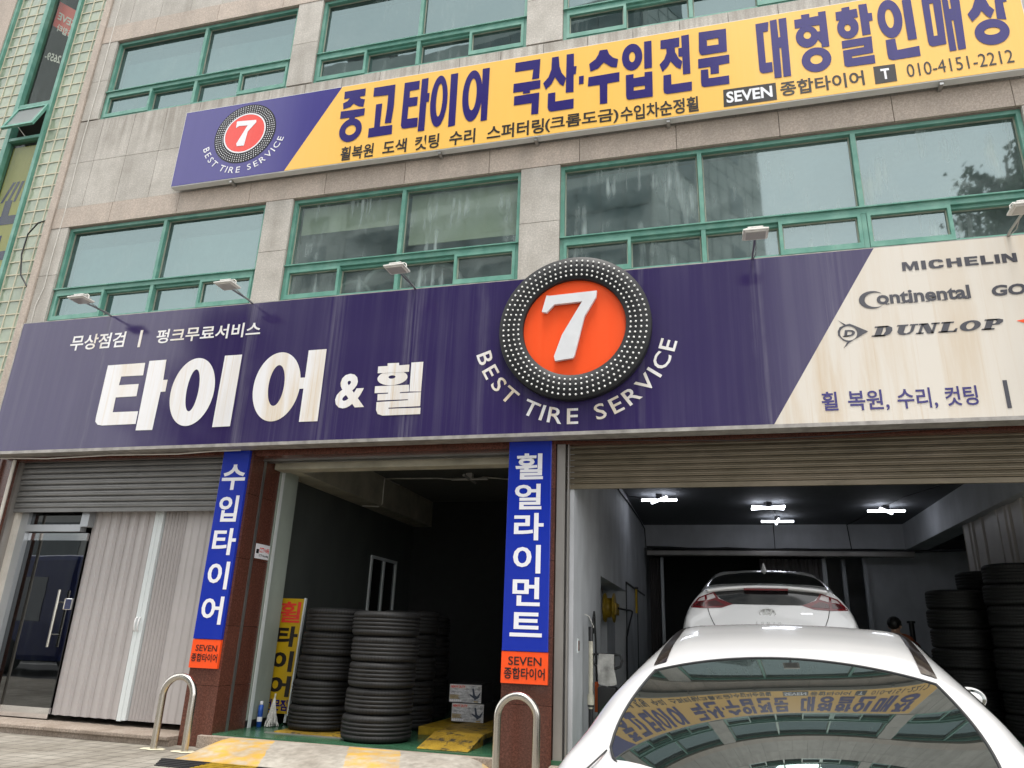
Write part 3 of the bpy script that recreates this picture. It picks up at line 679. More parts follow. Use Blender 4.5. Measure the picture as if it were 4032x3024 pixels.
# ---------------------------------------------------------------- ground floor
rg = MB()
def pier(x0, x1, y0, y1, zs, mb=rg):
    for a, b in zip(zs, zs[1:]): mb.box(x0, x1, y0, y1, a + .002, b - .002)
ZS = [0.0, 0.62, 1.26, 2.02, 2.78, 3.45]
pier(-9.75, -9.1, 0.0, 0.6, ZS)
pier(-5.78, -5.375, 0.0, 0.245, ZS); pier(-5.78, -5.375, 0.30, 0.62, ZS)
pier(-2.12, -1.60, 0.0, 0.55, ZS)
pier(4.45, 5.0, 0.0, 0.55, ZS); pier(-12.6, -9.75, .12, .5, ZS)
rg.box(-9.1, -5.78, 0.03, 0.12, 3.27, 3.46); rg.box(-5.375, -2.12, 0.03, 0.20, 3.245, 3.46); rg.box(-1.60, 4.45, 0.02, 0.12, 3.275, 3.46)
for i in range(8): pier(5.0 + .8 * i, 5.8 + .8 * i - .004, 0.0, .3, ZS)
rg.build('pier', 'red_granite', B0)
MB().box(-5.39, -5.37, 0.25, 0.295, 0.12, 3.26).box(-5.37, -2.12, 0.21, 0.25, 3.225, 3.245).box(-5.37, -2.12, 0.32, 0.36, 3.225, 3.245).build('shutter_guide', 'steel', B0)
MB().box(-1.59, -1.50, 0.04, 0.16, 0.0, 3.275).box(-1.475, -1.462, 0.06, 0.15, 0.0, 3.275).box(-1.60, -1.592, 0.2, .5, 0, 3.275).build('door_post', 'dull_steel', B0)
MB().box(4.36, 4.44, 0.04, 0.16, 0.0, 3.275).build('door_post', 'dull_steel', B0)
# entrance step
stp = MB(); stp.box(-9.1, -7.45, -.17, .9, .06, .10, .008); stp.box(-7.444, -5.785, -.17, .9, .06, .10, .008); stp.box(-9.1, -5.785, -.14, .9, 0, .06)
stp.build('entrance_step', 'step_stone', B0)
MB().box(-5.5, -2.13, -.06, .03, .0, .125, .006).box(-1.6, 4.45, -.1, .02, 0, .10, .006).build('threshold', 'step_stone', B0)
# roller shutters, half rolled down
def roller(name, x0, x1, y, z0, z1, pitch, mat, prof):
    s = MB(); z = z1; n = int((z1 - z0) / pitch)
    s.box(x0, x1, y - .012, y + .02, z0, z0 + .05); z = z0 + .05
    while z < z1 - 1e-3:
        t = min(z + pitch, z1); pts = [(u * (t - z) + z, d) for u, d in prof]
        for (za, da), (zb, db) in zip(pts, pts[1:]): s.quad((x0, y - da, za), (x1, y - da, za), (x1, y - db, zb), (x0, y - db, zb))
        z = t
    return s.build(name, mat, B0, fix=False)
roller('roller_shutter', -9.05, -5.79, .17, 2.60, 3.30, .0775, 'shutter_grey', [(0, -.012), (.11, -.012), (.11, .014), (.30, .020), (.48, .020), (.50, .014), (.56, .014), (.58, .020), (.80, .018), (.97, .006), (1, -.012)])
roller('roller_shutter', -1.50, 4.40, .15, 2.80, 3.30, .0665, 'shutter_beige', [(0, -.012), (.13, -.012), (.13, .014), (.32, .018), (.35, .008), (.40, .008), (.42, .018), (.62, .018), (.65, .008), (.70, .008), (.72, .016), (.97, .008), (1, -.012)])
MB().box(-9.1, -9.055, .10, .22, .1, 3.3).build('shutter_guide', 'dull_steel', B0); MB().box(-5.79, -5.782, .1, .2, .1, 3.3).build('shutter_guide', 'dull_steel', B0)
# door with glass leaf, transom and long pull handle
df = MB(); dy0, dy1 = .26, .36
df.box(-9.00, -8.88, dy0, dy1, .1, 3.3); df.box(-7.99, -7.87, dy0 - .02, dy1, 2.42, 3.3); df.box(-8.88, -7.99, dy0, dy1, 2.36, 2.45); df.box(-8.88, -7.99, dy0, dy1, 2.8, 3.3)
MB().box(-9.055, -9.0, .2, .34, .1, 3.3).build('door_jamb', 'pipe_white', B0)
door = df.build('door', 'aluminium', B0)
MB().quad((-8.88, .31, 2.45), (-7.99, .31, 2.45), (-7.99, .31, 2.8), (-8.88, .31, 2.8)).build('transom_pane', 'door_glass', door, fix=False)
MB().box(-8.875, -7.905, .325, .337, .235, 2.25).build('door_leaf', 'door_glass', door)
MB().box(-8.875, -7.905, .315, .347, .115, .235).build('door_rail', 'chrome', door); MB().box(-8.875, -7.905, .315, .347, 2.25, 2.345).build('door_rail', 'chrome', door)
hd = MB(); hd.tube([(-8.08, .25, .93), (-8.08, .25, 1.62)], .017, 12); hd.tube([(-8.08, .25, 1.08), (-8.08, .33, 1.08)], .009); hd.tube([(-8.08, .25, 1.47), (-8.08, .33, 1.47)], .009)
hd.build('door_handle', 'stainless', door)
MB().box(-8.03, -7.905, .30, .326, 1.38, 1.52, .008).build('door_lock', 'chrome', door)
MB().box(-8.45, -8.02, .30, .304, 2.66, 2.80).build('door_sticker', 'red_plastic', door)
# folding partition beside the door
fd = MB(); n = 7; x = -7.90; pts = [(x, .36)]
for i in range(7):
    wv = .115 + .01 * (i % 3)
    pts += [(x + wv, .30 if i % 2 == 0 else .30), (x + wv + .022, .342)]; x += wv + .022
for (a, ya), (b, yb) in zip(pts, pts[1:]): fd.quad((a, ya, .165), (b, yb, .165), (b, yb, 3.3), (a, ya, 3.3))
fdo = fd.build('folding_door', 'fold_door', B0, fix=False)
MB().box(x, x + .06, .285, .36, .155, 3.3).box(x + .064, x + .124, .285, .36, .165, 3.3).build('closing_stile', 'fold_stile', fdo)
fd = MB(); x2 = x + .126
for i in range(7): fd.quad((x2 + .048 * i, .33, .165), (x2 + .048 * i + .03, .30, .165), (x2 + .048 * i + .03, .30, 3.3), (x2 + .048 * i, .33, 3.3)); fd.quad((x2 + .048 * i + .03, .30, .165), (x2 + .048 * i + .048, .33, .165), (x2 + .048 * i + .048, .33, 3.3), (x2 + .048 * i + .03, .30, 3.3))
x3 = x2 + .048 * 7
for i in range(4): fd.quad((x3 + .11 * i, .32, .165), (x3 + .11 * i + .09, .31, .165), (x3 + .11 * i + .09, .31, 3.3), (x3 + .11 * i, .32, 3.3)); fd.quad((x3 + .11 * i + .09, .31, .165), (x3 + .11 * i + .11, .32, .165), (x3 + .11 * i + .11, .32, 3.3), (x3 + .11 * i + .09, .31, 3.3))
fd.build('folded_leaf', 'fold_door', fdo, fix=False)
hh = MB()
for dx in (.022, .07): hh.tube([(x + dx, .285, 1.16), (x + dx, .262, 1.18), (x + dx, .258, 1.24), (x + dx, .262, 1.30), (x + dx, .285, 1.32)], .011, 8)
hh.build('handle', 'white_paint', fdo)
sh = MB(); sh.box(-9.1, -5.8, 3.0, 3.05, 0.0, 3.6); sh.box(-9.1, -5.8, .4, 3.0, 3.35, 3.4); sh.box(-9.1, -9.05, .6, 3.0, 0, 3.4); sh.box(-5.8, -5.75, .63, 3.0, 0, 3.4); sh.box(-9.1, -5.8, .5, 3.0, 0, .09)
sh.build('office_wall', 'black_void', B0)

# workshop bays
iw = MB()
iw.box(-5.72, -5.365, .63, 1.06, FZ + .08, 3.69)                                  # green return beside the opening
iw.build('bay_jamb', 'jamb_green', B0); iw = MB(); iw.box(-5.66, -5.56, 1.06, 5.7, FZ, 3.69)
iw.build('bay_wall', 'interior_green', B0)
MB().box(-5.355, -5.345, .64, .70, FZ, 3.3).build('bay_frame', 'fold_stile', B0)
MB().box(-5.72, -5.362, .63, 1.065, FZ, FZ + .08).box(-5.562, -5.552, 1.07, 5.7, FZ, FZ + .12).build('skirting', 'black_plastic', B0)
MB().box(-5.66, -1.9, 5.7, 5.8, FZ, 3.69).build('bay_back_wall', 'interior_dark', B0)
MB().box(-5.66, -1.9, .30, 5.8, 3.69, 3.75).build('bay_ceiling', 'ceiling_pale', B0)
MB().box(-5.56, -5.2, .7, 5.7, 3.21, 3.69).box(-5.36, -1.9, .46, .66, 3.17, 3.69).build('bay_beam', 'beam_cream', B0)
wf = MB()
for q in ((3.92, 3.97), (4.42, 4.47), (4.93, 4.98)): wf.box(-5.56, -5.53, q[0], q[1], .9, 2.48)
wf.box(-5.56, -5.53, 3.97, 4.42, 2.43, 2.48); wf.box(-5.56, -5.53, 4.47, 4.93, 2.43, 2.48)
ww = wf.build('bay_window', 'fold_stile', B0); MB().quad((-5.555, 3.97, .9), (-5.555, 4.93, .9), (-5.555, 4.93, 2.43), (-5.555, 3.97, 2.43)).build('pane', 'door_glass', ww, fix=False)
# wall between the bays, with the alcove on the right-hand side
dv = MB()
dv.box(-1.9, -1.42, .16, 2.14, 0, 3.69); dv.box(-1.9, -1.42, 2.14, 5.0, 2.05, 3.69); dv.box(-1.9, -1.42, 5.0, 9.0, 0, 3.69); dv.box(-1.9, -1.80, 2.14, 5.0, 0, 2.05)
dv.build('bay_wall', 'interior_grey', B0)
MB().box(-1.80, -1.60, 4.05, 5.0, FZ, 1.56).build('alcove_block', 'interior_grey', B0)
al = MB(); al.box(-1.42, -1.405, 5.02, 8.5, 2.17, 2.20); al.box(-1.42, -1.405, 5.02, 5.06, 0.2, 2.17); al.box(-1.42, -1.405, 6.9, 6.93, .2, 2.17); al.build('wall_panel', 'cable_black', B0)
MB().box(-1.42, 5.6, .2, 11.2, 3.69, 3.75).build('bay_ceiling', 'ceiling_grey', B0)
MB().box(-1.42, 3.74, 8.75, 9.0, 3.2, 3.69).box(3.74, 4.12, .3, 9.0, 3.18, 3.69).build('bay_beam', 'interior_grey', B0)
MB().box(-1.9, 5.7, 11.1, 11.2, 0, 3.69).box(5.6, 5.7, .3, 11.2, 0, 3.69).box(-1.9, -1.42, 9.0, 11.1, 0, 3.69).build('bay_back_wall', 'interior_grey', B0)
bw = MB(); bw.box(2.55, 2.62, 8.95, 9.05, 0, 3.0); bw.box(3.0, 5.6, 9.0, 9.1, 0, 3.2); bw.box(2.95, 3.02, 8.92, 9.0, 0, 3.1); bw.build('bay_back_partition', 'interior_grey', B0)
rb = MB(); rb.box(-1.36, 3.86, 8.55, 8.74, 3.02, 3.13, .02); rb.build('shutter_box', 'dull_steel', B0)
def accordion(name, x0, y0, x1, y1, z0, z1, n, amp, mat, par=B0, even=True):
    s = MB(); d = Vector((x1 - x0, y1 - y0, 0)); nrm = Vector((-d.y, d.x, 0)).normalized()
    pts = []; rr = random.Random(n)
    for i in range(n + 1):
        t = i / n + (0 if even or i in (0, n) else rr.uniform(-.3, .3) / n); q = Vector((x0, y0, 0)) + d * t + nrm * (amp if i % 2 else 0); pts.append(q)
    for a, b in zip(pts, pts[1:]): s.quad((a.x, a.y, z0), (b.x, b.y, z0), (b.x, b.y, z1), (a.x, a.y, z1))
    return s.build(name, mat, par, fix=False)
accordion('folding_partition', -1.34, 9.02, -1.10, 9.02, FZ, 3.02, 12, .10, 'fold_door_dark')
MB().box(-1.10, -1.04, 8.98, 9.1, FZ, 3.02).build('partition_stile', 'aluminium', B0); MB().box(2.18, 2.26, 8.95, 9.1, FZ, 3.02).build('partition_stile', 'aluminium', B0)
accordion('folding_partition', 0.96, 9.05, 2.18, 9.05, FZ, 3.02, 26, .10, 'fold_door_dark', even=False)
pa_ = MB(); y = .9; k = 0
while y < 5.4:
    w_ = (.30, .24, .09, .27, .08, .22)[k % 6]; d_ = (0, .02, .0, .03, .01, 0)[k % 6]
    pa_.quad((3.86 + d_, y, FZ), (3.86 + d_, y + w_, FZ), (3.86 + d_, y + w_, 3.18), (3.86 + d_, y, 3.18)); pa_.quad((3.86 + d_, y + w_, FZ), (3.99, y + w_ + .03, FZ), (3.99, y + w_ + .03, 3.18), (3.86 + d_, y + w_, 3.18))
    d2 = (0, .02, .0, .03, .01, 0)[(k + 1) % 6]; pa_.quad((3.99, y + w_ + .03, FZ), (3.86 + d2, y + w_ + .055, FZ), (3.86 + d2, y + w_ + .055, 3.18), (3.99, y + w_ + .03, 3.18)); y += w_ + .055; k += 1
pa_.build('folding_partition', 'corrugated_pale', B0, fix=False)
bx = MB(); bx.box(-1.5, 2.5, 10.98, 11.05, 0, 3.6); bx.build('back_room_wall', 'interior_dark', B0)


# ---------------------------------------------------------------- lettering outlines (plane coordinates on the signs)
YEL =  [('P',[(-4.698,8.469),(-4.374,8.468),(-4.37,8.342),(-4.455,8.337),(-4.43,8.302),(-4.366,8.277),(-4.377,8.153),(-4.446,8.171),(-4.492,8.201),(-4.533,8.234),(-4.583,8.185),(-4.685,8.162),(-4.702,8.268),(-4.633,8.298),(-4.604,8.341),(-4.694,8.339)]),('P',[(-4.719,8.13),(-4.349,8.124),(-4.348,8.004),(-4.487,7.996),(-4.487,7.951),(-4.571,7.959),(-4.574,8.003),(-4.716,8.007)]),('R',(-4.531,7.786,0.17,0.193),(-4.529,7.787,0.08,0.082),0.0),('P',[(-4.243,8.45),(-3.921,8.448),(-3.918,8.318),(-3.911,8.087),(-3.926,7.809),(-4.021,7.812),(-4.011,8.064),(-4.014,8.288),(-4.24,8.299)]),('P',[(-4.185,8.158),(-4.092,8.159),(-4.089,7.773),(-3.905,7.77),(-3.899,7.619),(-4.251,7.616),(-4.253,7.769),(-4.175,7.772)]),('P',[(-3.783,8.448),(-3.56,8.446),(-3.557,8.299),(-3.692,8.297),(-3.688,8.181),(-3.568,8.178),(-3.566,8.032),(-3.693,8.031),(-3.691,7.831),(-3.539,7.829),(-3.534,7.676),(-3.726,7.678),(-3.759,7.692),(-3.778,7.739)]),('P',[(-3.529,8.466),(-3.432,8.468),(-3.429,8.212),(-3.397,8.209),(-3.398,8.062),(-3.433,8.064),(-3.428,7.596),(-3.522,7.598)]),('R',(-3.253,8.049,0.122,0.422),(-3.247,8.064,0.045,0.271),0.0),('P',[(-3.107,8.467),(-3.003,8.468),(-2.996,7.609),(-3.093,7.6)]),('R',(-2.78,8.051,0.139,0.417),(-2.778,8.072,0.056,0.26),0.0),('P',[(-2.655,8.47),(-2.555,8.468),(-2.557,7.62),(-2.643,7.615)]),('P',[(-2.714,8.142),(-2.617,8.142),(-2.616,7.99),(-2.717,7.991)]),('P',[(-2.199,8.476),(-1.86,8.475),(-1.87,8.161),(-1.967,8.162),(-1.952,8.323),(-2.2,8.327)]),('P',[(-2.213,8.135),(-1.852,8.132),(-1.853,7.997),(-1.987,7.994),(-1.986,7.95),(-2.084,7.951),(-2.079,7.99),(-2.215,7.992)]),('P',[(-2.198,7.93),(-1.862,7.933),(-1.868,7.599),(-1.962,7.602),(-1.96,7.783),(-2.2,7.786)]),('P',[(-1.703,8.466),(-1.614,8.466),(-1.601,8.303),(-1.571,8.191),(-1.512,8.093),(-1.546,7.974),(-1.597,8.022),(-1.659,8.138),(-1.698,8.041),(-1.776,7.96),(-1.814,8.068),(-1.744,8.155),(-1.709,8.271)]),('P',[(-1.509,8.477),(-1.412,8.473),(-1.411,8.265),(-1.375,8.264),(-1.384,8.138),(-1.413,8.134),(-1.413,7.858),(-1.514,7.865)]),('P',[(-1.746,7.894),(-1.65,7.897),(-1.65,7.751),(-1.41,7.754),(-1.411,7.604),(-1.697,7.603),(-1.733,7.621),(-1.748,7.672)]),('P',[(-1.344,8.09),(-1.282,8.092),(-1.284,7.966),(-1.343,7.962)]),('P',[(-1.075,8.453),(-0.978,8.451),(-0.953,8.367),(-0.905,8.304),(-0.84,8.265),(-0.858,8.135),(-0.934,8.162),(-1.024,8.25),(-1.095,8.168),(-1.196,8.136),(-1.212,8.261),(-1.129,8.323),(-1.094,8.387)]),('P',[(-1.221,8.054),(-0.825,8.06),(-0.829,7.914),(-0.98,7.91),(-0.983,7.606),(-1.076,7.608),(-1.077,7.907),(-1.228,7.909)]),('R',(-0.663,8.263,0.128,0.211),(-0.663,8.264,0.038,0.083),0.0),('P',[(-0.508,8.476),(-0.416,8.474),(-0.419,8.048),(-0.515,8.049)]),('H',[(-0.746,7.993),(-0.65,7.992),(-0.652,7.928),(-0.514,7.93),(-0.512,7.994),(-0.418,7.989),(-0.421,7.606),(-0.715,7.61),(-0.742,7.634),(-0.748,7.677)],[(-0.651,7.793),(-0.514,7.792),(-0.514,7.734),(-0.652,7.735)]),('P',[(-0.303,8.453),(-0.071,8.453),(-0.076,8.307),(-0.133,8.305),(-0.129,8.232),(-0.093,8.131),(-0.049,8.071),(-0.073,7.955),(-0.125,7.994),(-0.19,8.1),(-0.223,8.03),(-0.294,7.956),(-0.326,8.076),(-0.266,8.149),(-0.236,8.237),(-0.236,8.309),(-0.308,8.317)]),('P',[(-0.047,8.473),(0.047,8.474),(0.041,7.869),(-0.048,7.87),(-0.046,8.147),(-0.092,8.156),(-0.09,8.284),(-0.047,8.284)]),('P',[(-0.284,7.899),(-0.191,7.901),(-0.193,7.745),(0.053,7.743),(0.047,7.61),(-0.25,7.611),(-0.282,7.633),(-0.29,7.684)]),('H',[(0.167,8.479),(0.494,8.468),(0.487,8.114),(0.189,8.116),(0.165,8.146),(0.157,8.19)],[(0.259,8.342),(0.396,8.344),(0.395,8.242),(0.257,8.246)]),('P',[(0.141,8.067),(0.51,8.064),(0.505,7.935),(0.38,7.93),(0.376,7.807),(0.278,7.81),(0.28,7.925),(0.137,7.925)]),('P',[(0.166,7.895),(0.252,7.891),(0.252,7.754),(0.489,7.753),(0.487,7.628),(0.192,7.632),(0.165,7.656),(0.16,7.706)]),('P',[(0.841,8.461),(0.993,8.464),(0.977,8.322),(0.922,8.321),(0.919,7.854),(0.989,7.854),(0.989,7.709),(0.878,7.705),(0.849,7.726),(0.839,7.769)]),('P',[(1.009,8.477),(1.088,8.481),(1.088,8.202),(1.11,8.204),(1.11,8.48),(1.198,8.483),(1.185,7.611),(1.1,7.612),(1.108,8.045),(1.087,8.046),(1.081,7.611),(1.001,7.613)]),('P',[(1.368,8.487),(1.461,8.487),(1.461,8.428),(1.535,8.433),(1.535,8.298),(1.283,8.295),(1.286,8.43),(1.369,8.428)]),('R',(1.408,8.148,0.126,0.164),(1.412,8.167,0.042,0.054),0.0),('P',[(1.56,8.486),(1.644,8.487),(1.637,7.955),(1.554,7.957)]),('P',[(1.489,8.426),(1.565,8.43),(1.56,8.292),(1.484,8.294)]),('P',[(1.498,8.198),(1.568,8.198),(1.558,8.006),(1.521,8.085)]),('R',(1.479,7.79,0.162,0.178),(1.479,7.793,0.067,0.067),0.0),('P',[(1.821,8.488),(1.907,8.494),(1.907,8.44),(1.985,8.444),(1.986,8.314),(1.747,8.312),(1.751,8.442),(1.82,8.443)]),('R',(1.862,8.185,0.116,0.166),(1.858,8.18,0.034,0.051),0.0),('P',[(2.008,8.497),(2.097,8.495),(2.099,8.35),(2.139,8.347),(2.137,8.232),(2.097,8.23),(2.094,8.039),(2.005,8.036)]),('P',[(1.775,8.001),(2.098,8.006),(2.088,7.767),(1.86,7.76),(1.86,7.734),(2.098,7.735),(2.094,7.615),(1.797,7.619),(1.77,7.644),(1.774,7.861),(2.005,7.868),(2.004,7.896),(1.771,7.891)]),('R',(2.317,8.216,0.129,0.282),(2.314,8.22,0.045,0.141),0.0),('P',[(2.473,8.459),(2.567,8.459),(2.559,7.87),(2.466,7.868)]),('P',[(2.237,7.919),(2.338,7.921),(2.34,7.754),(2.569,7.768),(2.565,7.626),(2.277,7.621),(2.238,7.648),(2.232,7.717)]),('H',[(2.676,8.468),(2.875,8.472),(2.842,7.736),(2.703,7.727),(2.672,7.753),(2.664,7.803)],[(2.747,8.34),(2.786,8.341),(2.773,7.873),(2.733,7.87)]),('P',[(2.885,8.46),(2.944,8.462),(2.938,8.219),(2.959,8.22),(2.965,8.461),(3.064,8.463),(3.024,7.635),(2.946,7.628),(2.958,8.052),(2.938,8.053),(2.929,7.628),(2.86,7.627)]),('P',[(3.168,8.463),(3.389,8.466),(3.38,8.341),(3.322,8.341),(3.317,8.267),(3.336,8.173),(3.377,8.105),(3.322,7.994),(3.283,8.048),(3.25,8.124),(3.217,8.062),(3.138,7.986),(3.107,8.101),(3.167,8.182),(3.202,8.274),(3.216,8.34),(3.161,8.339)]),('P',[(3.413,8.444),(3.495,8.444),(3.501,8.332),(3.525,8.337),(3.513,8.197),(3.475,8.194),(3.472,7.947),(3.382,7.977)]),('R',(3.307,7.808,0.17,0.18),(3.31,7.818,0.078,0.05),0.0)]
BOXES =  [('P',[(0.41,7.553),(1.006,7.547),(1.003,7.302),(0.403,7.302)]),('P',[(2.065,7.57),(2.291,7.566),(2.287,7.328),(2.061,7.324)])]
MAIN = [('P',[(-7.621,4.468),(-7.033,4.468),(-7.024,4.295),(-7.366,4.297),(-7.373,4.177),(-7.065,4.178),(-7.059,4.011),(-7.38,4.009),(-7.376,3.809),(-6.985,3.805),(-6.983,3.637),(-7.498,3.636),(-7.571,3.649),(-7.618,3.693),(-7.623,3.751)]),('P',[(-6.972,4.49),(-6.711,4.492),(-6.697,4.212),(-6.63,4.212),(-6.63,4.052),(-6.702,4.051),(-6.712,3.548),(-6.962,3.551)]),('R',(-6.226,4.032,0.32,0.451),(-6.224,4.049,0.088,0.279),0.0),('P',[(-5.836,4.49),(-5.587,4.489),(-5.591,3.554),(-5.843,3.551)]),('R',(-5.03,4.038,0.322,0.445),(-5.034,4.051,0.108,0.263),0.0),('P',[(-4.754,4.131),(-4.615,4.131),(-4.627,3.99),(-4.754,3.987)]),('P',[(-4.653,4.484),(-4.41,4.485),(-4.411,3.571),(-4.656,3.573)]),('P',[(-3.701,4.215),(-3.582,4.214),(-3.583,4.248),(-3.438,4.245),(-3.435,4.213),(-3.305,4.215),(-3.303,4.126),(-3.699,4.13)]),('R',(-3.506,4.062,0.189,0.091),(-3.512,4.073,0.044,0.021),0.0),('P',[(-3.716,3.969),(-3.289,3.965),(-3.282,3.882),(-3.394,3.88),(-3.393,3.864),(-3.542,3.868),(-3.543,3.882),(-3.713,3.884)]),('P',[(-3.282,4.239),(-3.133,4.24),(-3.133,3.874),(-3.276,3.882)]),('P',[(-3.672,3.869),(-3.133,3.867),(-3.129,3.699),(-3.519,3.697),(-3.518,3.684),(-3.123,3.68),(-3.121,3.604),(-3.585,3.605),(-3.647,3.627),(-3.672,3.675),(-3.676,3.772),(-3.287,3.777),(-3.284,3.788),(-3.668,3.791)])]
SEVEN = [(-1.647,4.879),(-1.612,4.872),(-1.081,4.89),(-1.089,4.816),(-1.217,4.593),(-1.325,4.137),(-1.342,4.111),(-1.537,4.088),(-1.55,4.142),(-1.464,4.391),(-1.244,4.773),(-1.557,4.762),(-1.643,4.669),(-1.696,4.685)]
SEVEN2 = [(-6.408,8.235),(-6.397,8.247),(-6.082,8.221),(-6.075,8.179),(-6.191,8.036),(-6.214,7.798),(-6.33,7.803),(-6.35,7.847),(-6.211,8.147),(-6.355,8.158),(-6.402,8.13)]

# ---------------------------------------------------------------- main fascia sign
MY = -0.25
mainsign = thing('shop_sign', (0, 0, 0), 'long navy shop sign board with cream right end across the ground floor', 'sign')
Z0, Z1, SX0, SX1 = 3.335, 5.195, -9.25, 6.2
xd = lambda z: 0.659 + (z - 3.335) * 0.6025
MB().box(SX0 + .01, SX1, MY + .012, -.07, Z0 + .02, Z1 - .02).box(SX0, SX1, MY - .004, -.05, Z0 - .035, Z0 + .004).box(SX0, SX1, MY + .002, -.06, Z1 - .006, Z1 + .012).box(SX0 - .012, SX0 + .004, MY - .003, -.06, Z0, Z1).build('sign_frame', 'sign_frame', mainsign)
MB().prism([(SX0, Z0), (xd(Z0), Z0), (xd(Z1), Z1), (SX0, Z1)], MY, MY + .01).build('navy_panel', 'navy_vinyl', mainsign)
MB().prism([(xd(Z0), Z0), (SX1, Z0), (SX1, Z1), (xd(Z1), Z1)], MY, MY + .01).build('cream_panel', 'cream_vinyl', mainsign)
LY = MY - .004
g = MB(); glyphs(g, MAIN, LY); text(g, '&', -4.215, -3.83, 3.715, 4.145, LY, .035); g.build('main_lettering', 'letter_white', mainsign)
g = MB(); text(g, '무상점검', -8.33, -7.44, 4.72, 4.945, LY, .018); g.box(-7.215, -7.175, LY, LY + .002, 4.70, 4.945); text(g, '펑크무료서비스', -6.94, -5.38, 4.73, 4.93, LY, .018)
g.build('small_lettering', 'letter_white', mainsign)
g = MB(); arc_text(g, 'BEST TIRE SERVICE', -1.368, 4.58, 0.985, .175, 193.5, 347.5, LY, .010, 1.18); g.build('arc_lettering', 'letter_white', mainsign)
def wideword(g):                           # broad heavy capitals
    Z, H = 4.906, .099
    def P(x, *pts): g.prism([(x + a, Z + b * H) for a, b in pts], LY, LY)
    def bar(x, w): P(x, (0, 0), (w, 0), (w, 1), (0, 1))
    w = .042
    P(2.015, (0, 0), (.033, 0), (.036, .62), (.064, 0), (.086, 0), (.116, .62), (.119, 0), (.155, 0), (.150, 1), (.106, 1), (.077, .42), (.047, 1), (.005, 1))
    bar(2.195, w)
    P(2.262, (.135, .34), (.128, .1), (.10, 0), (.045, 0), (.012, .12), (0, .36), (0, .64), (.012, .88), (.045, 1), (.10, 1), (.128, .9), (.135, .66), (.092, .66), (.086, .78), (.056, .78), (.045, .62), (.045, .38), (.056, .22), (.086, .22), (.092, .34))
    P(2.425, (0, 0), (w, 0), (w, .40), (.092, .40), (.092, 0), (.134, 0), (.134, 1), (.092, 1), (.092, .62), (w, .62), (w, 1), (0, 1))
    P(2.587, (0, 0), (.118, 0), (.118, .22), (w, .22), (w, .40), (.108, .40), (.108, .60), (w, .60), (w, .78), (.116, .78), (.116, 1), (0, 1))
    P(2.728, (0, 0), (.108, 0), (.108, .24), (w, .24), (w, 1), (0, 1))
    bar(2.853, w)
    P(2.918 - .004, (0, 0), (.038, 0), (.038, .58), (.092, 0), (.130, 0), (.130, 1), (.092, 1), (.092, .44), (.042, 1), (0, 1))
g = MB(); wideword(g); g.build('maker_lettering', 'grey_letter', mainsign); g = MB()
# condensed serif lettering: body text with slab feet, inside a large open C
text(g, 'ontinental', 1.74, 2.585, 4.552, 4.70, LY, .03)
for fx in (1.835, 1.975, 2.045, 2.09, 2.20, 2.345, 2.55): g.box(fx - .018, fx + .018, LY - .0006, LY - .0005, 4.548, 4.558)
cc = [(1.70 + .125 * math.cos(a), 4.611 + .098 * math.sin(a)) for a in [R(48 + i * 264 / 30) for i in range(31)]]
ci = [(1.730 + .102 * math.cos(a), 4.609 + .080 * math.sin(a)) for a in [R(52 + i * 256 / 30) for i in range(31)]]
for i in range(30): g.add([(cc[i][0], LY, cc[i][1]), (cc[i + 1][0], LY, cc[i + 1][1]), (ci[i + 1][0], LY, ci[i + 1][1]), (ci[i][0], LY, ci[i][1])], [(0, 1, 2, 3)])
g.build('maker_lettering', 'grey_letter', mainsign); g = MB(); text(g, 'GOOD', 2.76, 3.36, 4.555, 4.672, LY, .04, .18)
g.build('maker_lettering', 'grey_letter', mainsign); g = MB()
